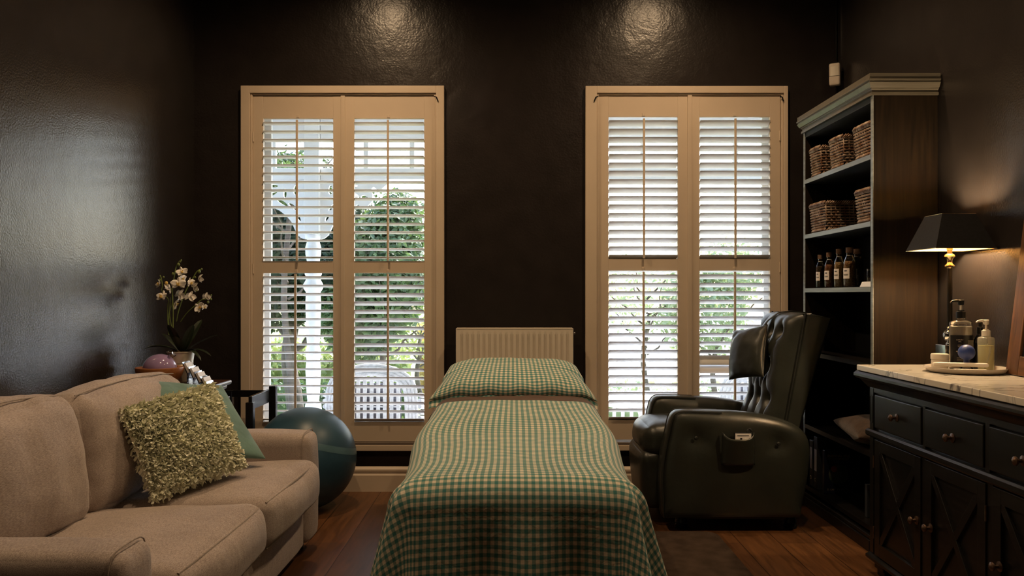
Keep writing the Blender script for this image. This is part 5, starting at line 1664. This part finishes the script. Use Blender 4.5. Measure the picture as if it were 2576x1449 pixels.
# doors with crossed bars
doors = [(yy(2203), yy(2319)), (yy(2330), yy(2483)), (yy(2500), yy(2500) - .375)]
knobs = [yy(2297, SX - .03), yy(2332, SX - .03), yy(2504, SX - .03)]
hinge = [doors[0][0] + .004, doors[1][1] - .004, doors[2][1] - .004]
for k in range(3):
    y1, y0 = doors[k]
    z0, z1 = .098, .586
    st_ = .045
    fm = MB()
    fm.box(SX - .016, SX, y0, y0 + st_, z0, z1).box(SX - .016, SX, y1 - st_, y1, z0, z1).box(SX - .016, SX, y0 + st_, y1 - st_, z0, z0 + .055).box(SX - .016, SX, y0 + st_, y1 - st_, z1 - .047, z1)
    dd = fm.build('door', BW, sb_, bevel=.0012)
    MB().box(SX - .003, SX + .0005, y0 + st_, y1 - st_, z0 + .055, z1 - .047).build('sunk_panel', BW, dd, smooth=0)
    a = Vector((0, y0 + st_, z0 + .055)); b = Vector((0, y1 - st_, z1 - .047))
    for sgn in (0, 1):
        p, q = (a, b) if sgn == 0 else (Vector((0, a.y, b.z)), Vector((0, b.y, a.z)))
        d_ = (q - p).normalized(); nn = Vector((0, -d_.z, d_.y)); hw = .014
        L1_ = p + d_ * .0; L2_ = q
        depth = .013 if sgn == 0 else .0125
        vs = []
        for X_ in (SX - .002 - depth, SX - .002):
            for c in (p + nn * hw * .0 + Vector((0, 0, 0)), ):
                pass
        # bar clipped to the opening
        ylo, yhi, zlo, zhi = a.y, b.y, a.z, b.z
        def clip(P0, P1):
            pts = [P0 + (P1 - P0) * t for t in (0, 1)]
            return pts
        poly = [p + nn * hw, q + nn * hw, q - nn * hw, p - nn * hw]
        def cut(poly, f):
            o_ = []
            for i in range(len(poly)):
                A_, B_ = poly[i], poly[(i + 1) % len(poly)]
                fa, fb_ = f(A_), f(B_)
                if fa >= 0: o_.append(A_)
                if fa * fb_ < 0: o_.append(A_ + (B_ - A_) * (fa / (fa - fb_)))
            return o_
        poly = [p - d_ * .05 + nn * hw, q + d_ * .05 + nn * hw, q + d_ * .05 - nn * hw, p - d_ * .05 - nn * hw]
        for f in (lambda v: v.y - ylo, lambda v: yhi - v.y, lambda v: v.z - zlo, lambda v: zhi - v.z): poly = cut(poly, f)
        MB().prism([(v.y, v.z) for v in poly], SX - .002 - depth, SX - .002, 'YZ').build('cross_bar', BW, dd, bevel=.0015)
    MB().lathe([(.016, 0), (.0165, .002), (.011, .004), (.006, .006), (.005, .016), (.011, .020), (.0145, .024), (.0135, .028), (.008, .031), (.006, .033), (.001, .034)], (0, 0, 0), 24,
               M=Mx((SX - .016, knobs[k], .343), ry=-pi / 2)).build('knob', M_KNOB, dd)
    for hz in (.19, .49):
        MB().tube([(SX - .017, hinge[k], hz - .025), (SX - .017, hinge[k], hz + .025)], .0035, 8).build('hinge', M_KNOB, dd)
    if k < 2: MB().box(SX - .011, SX + .001, doors[k + 1][0] + .003, doors[k][1] - .003, .095, .60).build('dividing_stile', BW, sb_, bevel=.001)
MB().box(1.4975, 1.978, SY0 - .05, 3.462, .8715, .8955).build('marble_top', M_MARBLE, sb_, bevel=.003, seg=3)

# ---------------------------------------------------------------- things on the sideboard
CT = .8958
# picture frame leaning on the wall
fX0, fZ0 = 1.876, CT
ang = .120
def FR(u, v, t):  # u along Y toward camera, v up the frame, t depth
    return Vector((fX0 + v * sin(ang) + t * cos(ang), 3.03 - u, fZ0 + v * cos(ang) - t * sin(ang) + .0245 * sin(ang)))
pf = thing('picture_frame', (1.92, 2.75, CT), 'large oiled teak frame leaning on the wall at the sideboard end', 'frame')
FW, FH, FB = .62, .665, .072
def barmesh(u0, u1, v0, v1, t0=0, t1=.024):
    mb = MB(); vs = [FR(u, v, t) for u in (u0, u1) for v in (v0, v1) for t in (t0, t1)]
    mb.add(vs, [(0, 1, 3, 2), (4, 6, 7, 5), (0, 4, 5, 1), (2, 3, 7, 6), (0, 2, 6, 4), (1, 5, 7, 3)]); return mb
barmesh(0, FB, 0, FH).build('frame_side', M_FRAMEWOOD, pf, bevel=.003)
barmesh(FW - FB, FW, 0, FH).build('frame_side', M_FRAMEWOOD, pf, bevel=.003)
M_FW2 = wood_mat('oiled_teak_across', (0.065, 0.030, 0.013), (0.16, 0.072, 0.030), rough=0.32, axis='Y', scale=2.5)
barmesh(FB, FW - FB, 0, FB).build('frame_rail', M_FW2, pf, bevel=.003)
barmesh(FB, FW - FB, FH - FB, FH).build('frame_rail', M_FW2, pf, bevel=.003)
M_MIRR = mat('dark_picture_glass', (0.02, 0.02, 0.022), rough=0.12, spec=0.8, var=0.1)
barmesh(FB - .002, FW - FB + .002, FB - .002, FH - FB + .002, .010, .016).build('picture_glass', M_MIRR, pf)

# lamp
LX, LY = 1.842, 3.352
lp = thing('table_lamp', (LX, LY, CT), 'slim black table lamp with square black shade on the sideboard', 'lamp')
zb, ztp, hb, ht = 1.389, 1.534, .124, .070
mb = MB(); mi = MB(); me_ = MB()
def ringq(h_, z): return [(LX - h_, LY - h_, z), (LX + h_, LY - h_, z), (LX + h_, LY + h_, z), (LX - h_, LY + h_, z)]
mb.add(ringq(hb, zb) + ringq(ht, ztp), [(0, 1, 5, 4), (1, 2, 6, 5), (2, 3, 7, 6), (3, 0, 4, 7)]); o = mb.build('lamp_shade', M_SHADE, lp, smooth=0)
mi.add(ringq(hb - .003, zb + .001) + ringq(ht - .003, ztp - .001), [(0, 1, 5, 4), (1, 2, 6, 5), (2, 3, 7, 6), (3, 0, 4, 7)]); mi.build('shade_lining', M_SHADEIN, o, smooth=0)
for h_, z in ((hb - .001, zb), (ht - .001, ztp)):
    MB().tube(ringq(h_, z), .0018, 6, closed=True).build('shade_trim', M_GOLD, o)
MB().tube([(LX - ht, LY, ztp - .004), (LX + ht, LY, ztp - .004)], .0016, 6).tube([(LX, LY - ht, ztp - .004), (LX, LY + ht, ztp - .004)], .0016, 6).build('shade_spider', M_GOLD, lp)
MB().lathe([(.012, 1.41), (.012, 1.388), (.010, 1.386), (.010, 1.373), (.019, 1.367), (.021, 1.360), (.012, 1.350), (.010, 1.340), (.012, 1.330), (.020, 1.322), (.020, 1.317), (.012, 1.314), (.0105, 1.31)], (LX, LY, 0), 28).build('turned_neck', M_GOLD, lp)
MB().lathe([(.0105, 1.312), (.0105, 1.062)], (LX, LY, 0), 20).build('pole', M_BLACKMET, lp)
MB().lathe([(.010, 1.066), (.014, 1.062), (.010, 1.055), (.012, 1.052)] + [(.028 * sin(a), 1.027 + .028 * cos(a)) for a in [lerp(.4, 2.75, i / 14) for i in range(15)]] + [(.012, .999), (.016, .994), (.016, .99)], (LX, LY, 0), 28).build('crystal_ball', M_CHROME, lp)
MB().box(LX - .040, LX + .040, LY - .040, LY + .040, CT + .022, .990).build('square_base', M_CHROME, lp, bevel=.003)
MB().box(LX - .055, LX + .055, LY - .055, LY + .055, CT, CT + .022).build('base_plinth', M_CHROME, lp, bevel=.003)
MB().lathe([(.012, 1.41), (.012, 1.44), (.001, 1.44)], (LX, LY, 0), 16).build('bulb_holder', M_GOLD, lp)
M_BULB = mat('lit_bulb', (1, .8, .5), rough=0.5, emit=((1.0, .72, .42), 1500.0))
bu_ = MB().lathe([(.008, 1.44), (.018, 1.46), (.022, 1.478), (.016, 1.496), (.001, 1.502)], (LX, LY, 0), 20).build('light_bulb', M_BULB, lp)

# tray and what it holds
TC = Vector((1.775, 3.118, CT))
tag(MB().lathe([(.001, .004), (.118, .004), (.134, .010), (.143, .021), (.146, .022), (.147, .020), (.138, .007), (.125, 0), (.001, 0)], TC, 64).build('stoneware_tray', M_STONEWARE, smooth=50),
    'round glazed stoneware tray holding the bottles on the marble top', 'tray')
TZ = CT + .0045
def pump(root, x, y, z, m, s=1.0, yaw=0.0, tube=True):
    mb = MB().lathe([(.016 * s, 0), (.016 * s, .022 * s), (.011 * s, .024 * s), (.011 * s, .028 * s)], (x, y, z), 24); mb.build('pump_collar', m, root)
    h = MB().lathe([(.0055 * s, .046 * s), (.010 * s, .048 * s), (.011 * s, .064 * s), (.009 * s, .066 * s), (.001, .066 * s)], (x, y, z), 20)
    dxy = Vector((-cos(yaw), -sin(yaw), 0))
    c = Vector((x, y, z + .060 * s))
    h.tube([c, c + dxy * .018 * s + Vector((0, 0, .002 * s)), c + dxy * .034 * s + Vector((0, 0, .001 * s)), c + dxy * .042 * s - Vector((0, 0, .005 * s))], [.0055 * s, .005 * s, .004 * s, .003 * s], 10)
    h.build('pump_head', m, root)
    MB().lathe([(.004 * s, .026 * s), (.004 * s, .048 * s)], (x, y, z), 12).build('pump_stem', M_WHITEPL, root)
# big lotion bottle
bx, by = 1.812, 3.215
lo_ = thing('lotion_bottle', (bx, by, TZ), 'large clear lotion bottle with wide black label and black pump', 'bottle')
def oval(prof_, c, rx, ry, n=36): return MB().lathe(prof_, c, n, sx=rx, sy=ry)
oval([(.93, 0), (1, .004), (1, .178), (.97, .188), (.80, .194), (.35, .199), (.32, .206)], (bx, by, TZ), .0465, .030).build('bottle_body', M_CLEAR, lo_, smooth=60)
oval([(.001, .003), (.92, .004), (.95, .008), (.95, .170), (.001, .171)], (bx, by, TZ), .0465, .030).build('lotion', M_LOTION, lo_, smooth=60)
lb = MB(); a0, a1 = R_(192), R_(348)
lb.grid(30, 2, lambda a, b: Vector((bx + .0475 * cos(lerp(a0, a1, a)), by + .031 * sin(lerp(a0, a1, a)), TZ + lerp(.022, .136, b))))
lab = lb.build('bottle_label', M_BLACKLAB, lo_, smooth=170)
pump(lo_, bx, by, TZ + .205, M_BLACKPL, 1.12, R_(10))
def line(x0, x1, z, m=M_PRINT, th=.0012, y=None): return MB().box(x0, x1, (y or by - .0325), (y or by - .0325) + .0012, z, z + th)
TXb = lambda x, z: Matrix.Translation((x, by - .0318, TZ + z)) @ Matrix.Rotation(pi / 2, 4, 'X')
text_mesh('label_text', 'LUXURY\nSPA', .0075, TXb(bx - .022, .116), M_PRINT, lab)
for k, (a_, b_, z_) in enumerate(((-.030, -.014, .096), (-.029, -.015, .090), (-.036, -.010, .070))):
    line(bx + a_, bx + b_, TZ + z_, th=.0024 if k < 2 else .0042, y=by - .0312).build('label_lines', M_PRINT, lab)
for k in range(14):
    line(bx + .006, bx + .034, TZ + .072 + k * .0033, th=.0009, y=by - .0305 + .0004).build('label_lines', M_PRINT, lab)
for k in range(3): line(bx - .034, bx - .008, TZ + .034 + k * .006).build('label_lines', M_PRINT, lab)
# dark labelled bottle behind
dx_, dy_ = 1.884, 3.205
db = thing('massage_oil_bottle', (dx_, dy_, TZ), 'rounded bottle with black label and black cap behind the oil pump', 'bottle')
MB().lathe([(.025, 0), (.027, .004), (.027, .108), (.024, .122), (.016, .134), (.010, .140), (.010, .146)], (dx_, dy_, TZ), 28).build('bottle_body', M_CLEAR, db, smooth=60)
MB().lathe([(.001, .003), (.0245, .004), (.0245, .10), (.001, .101)], (dx_, dy_, TZ), 24).build('oil', M_BLACKLAB, db)
l2 = MB().lathe([(.0275, .016), (.0275, .104)], (dx_, dy_, TZ), 28); l2.f = [f for f in l2.f if len(f) == 4]; l2o = l2.build('bottle_label', M_BLACKLAB, db, smooth=170)
MB().lathe([(.0125, .142), (.0125, .168), (.006, .170), (.006, .186), (.001, .186)], (dx_, dy_, TZ), 20).build('cap', M_BLACKPL, db)
text_mesh('label_text', 'Chel', .014, Matrix.Translation((dx_ - .012, dy_ - .0280, TZ + .075)) @ Matrix.Rotation(pi / 2, 4, 'X'), M_PRINT, l2o)
text_mesh('label_text', 'JEAN', .009, Matrix.Translation((dx_ - .012, dy_ - .0280, TZ + .062)) @ Matrix.Rotation(pi / 2, 4, 'X'), M_PRINT, l2o)
# frosted oil pump
ox, oy = 1.862, 3.128
ob = thing('oil_pump_bottle', (ox, oy, TZ), 'frosted pump bottle of yellow oil with a white pump', 'bottle')
MB().lathe([(.028, 0), (.0295, .003), (.0295, .126), (.027, .131), (.016, .134), (.015, .138)], (ox, oy, TZ), 32).build('bottle_body', M_FROST, ob, smooth=60)
MB().lathe([(.001, .002), (.0275, .003), (.0275, .100), (.001, .1005)], (ox, oy, TZ), 32).build('oil', M_OIL, ob, smooth=60)
MB().tube([(ox, oy - .0278, TZ + .098), (ox - .002, oy - .0279, TZ + .07), (ox - .012, oy - .0255, TZ + .035), (ox - .018, oy - .0215, TZ + .01)], .0028, 8).tube([(ox, oy, TZ + .10), (ox, oy, TZ + .14)], .003, 8).build('dip_tube', M_FROST, ob)
pump(ob, ox, oy, TZ + .136, M_WHITEPL, .98, R_(5))
# cream jar
jx, jy = 1.716, 3.195
jr = thing('cream_jar', (jx, jy, TZ), 'squat white cream jar with lid at the left of the tray', 'jar')
MB().lathe([(.028, 0), (.031, .004), (.031, .038), (.029, .040)], (jx, jy, TZ), 32).build('jar_body', M_WHITEPL, jr)
MB().lathe([(.033, .040), (.0335, .042), (.0335, .058), (.031, .062), (.001, .063)], (jx, jy, TZ), 32).build('jar_lid', M_LOTION, jr)
# suction cup
sx_, sy_ = 1.772, 3.105
sc = thing('cupping_cup', (sx_, sy_, TZ), 'clear cupping cup with a round blue suction bulb', 'cup')
MB().lathe([(.026, 0), (.027, .003), (.024, .016), (.014, .026), (.010, .032)], (sx_, sy_, TZ), 28).build('clear_cup', M_CLEAR, sc, smooth=60)
MB().lathe([(.010, .028), (.011, .034), (.010, .044)] + [(.0305 * sin(a), .074 - .0305 * cos(a)) for a in [lerp(.4, 3.05, i / 16) for i in range(17)]] + [(.001, .1035)], (sx_, sy_, TZ), 32).build('suction_bulb', M_BLUERUB, sc, smooth=170)
# two long white sticks on the tray front
for k, (xa, ya, xb, yb, z, w_, lab_) in enumerate(((1.640, 3.105, 1.822, 3.045, CT + .030, .013, 'thick rounded cream massage bar lying across the tray front'),
                                              (1.690, 3.050, 1.800, 3.018, TZ + .010, .009, 'flat pale wooden stick lying below the cream massage bar'))):
    L_ = hypot(xb - xa, yb - ya); an = atan2(yb - ya, xb - xa)
    tag(rbox((L_ / 2, w_, .008 if k == 0 else .003), .0075 if k == 0 else .0028, n=10, M=Mx(((xa + xb) / 2, (ya + yb) / 2, z + (.003 if k == 0 else .002)), rz=an)).build('massage_bar' if k == 0 else 'wooden_stick', M_WHITEPL if k == 0 else M_LOTION), lab_, 'bar' if k == 0 else 'stick')
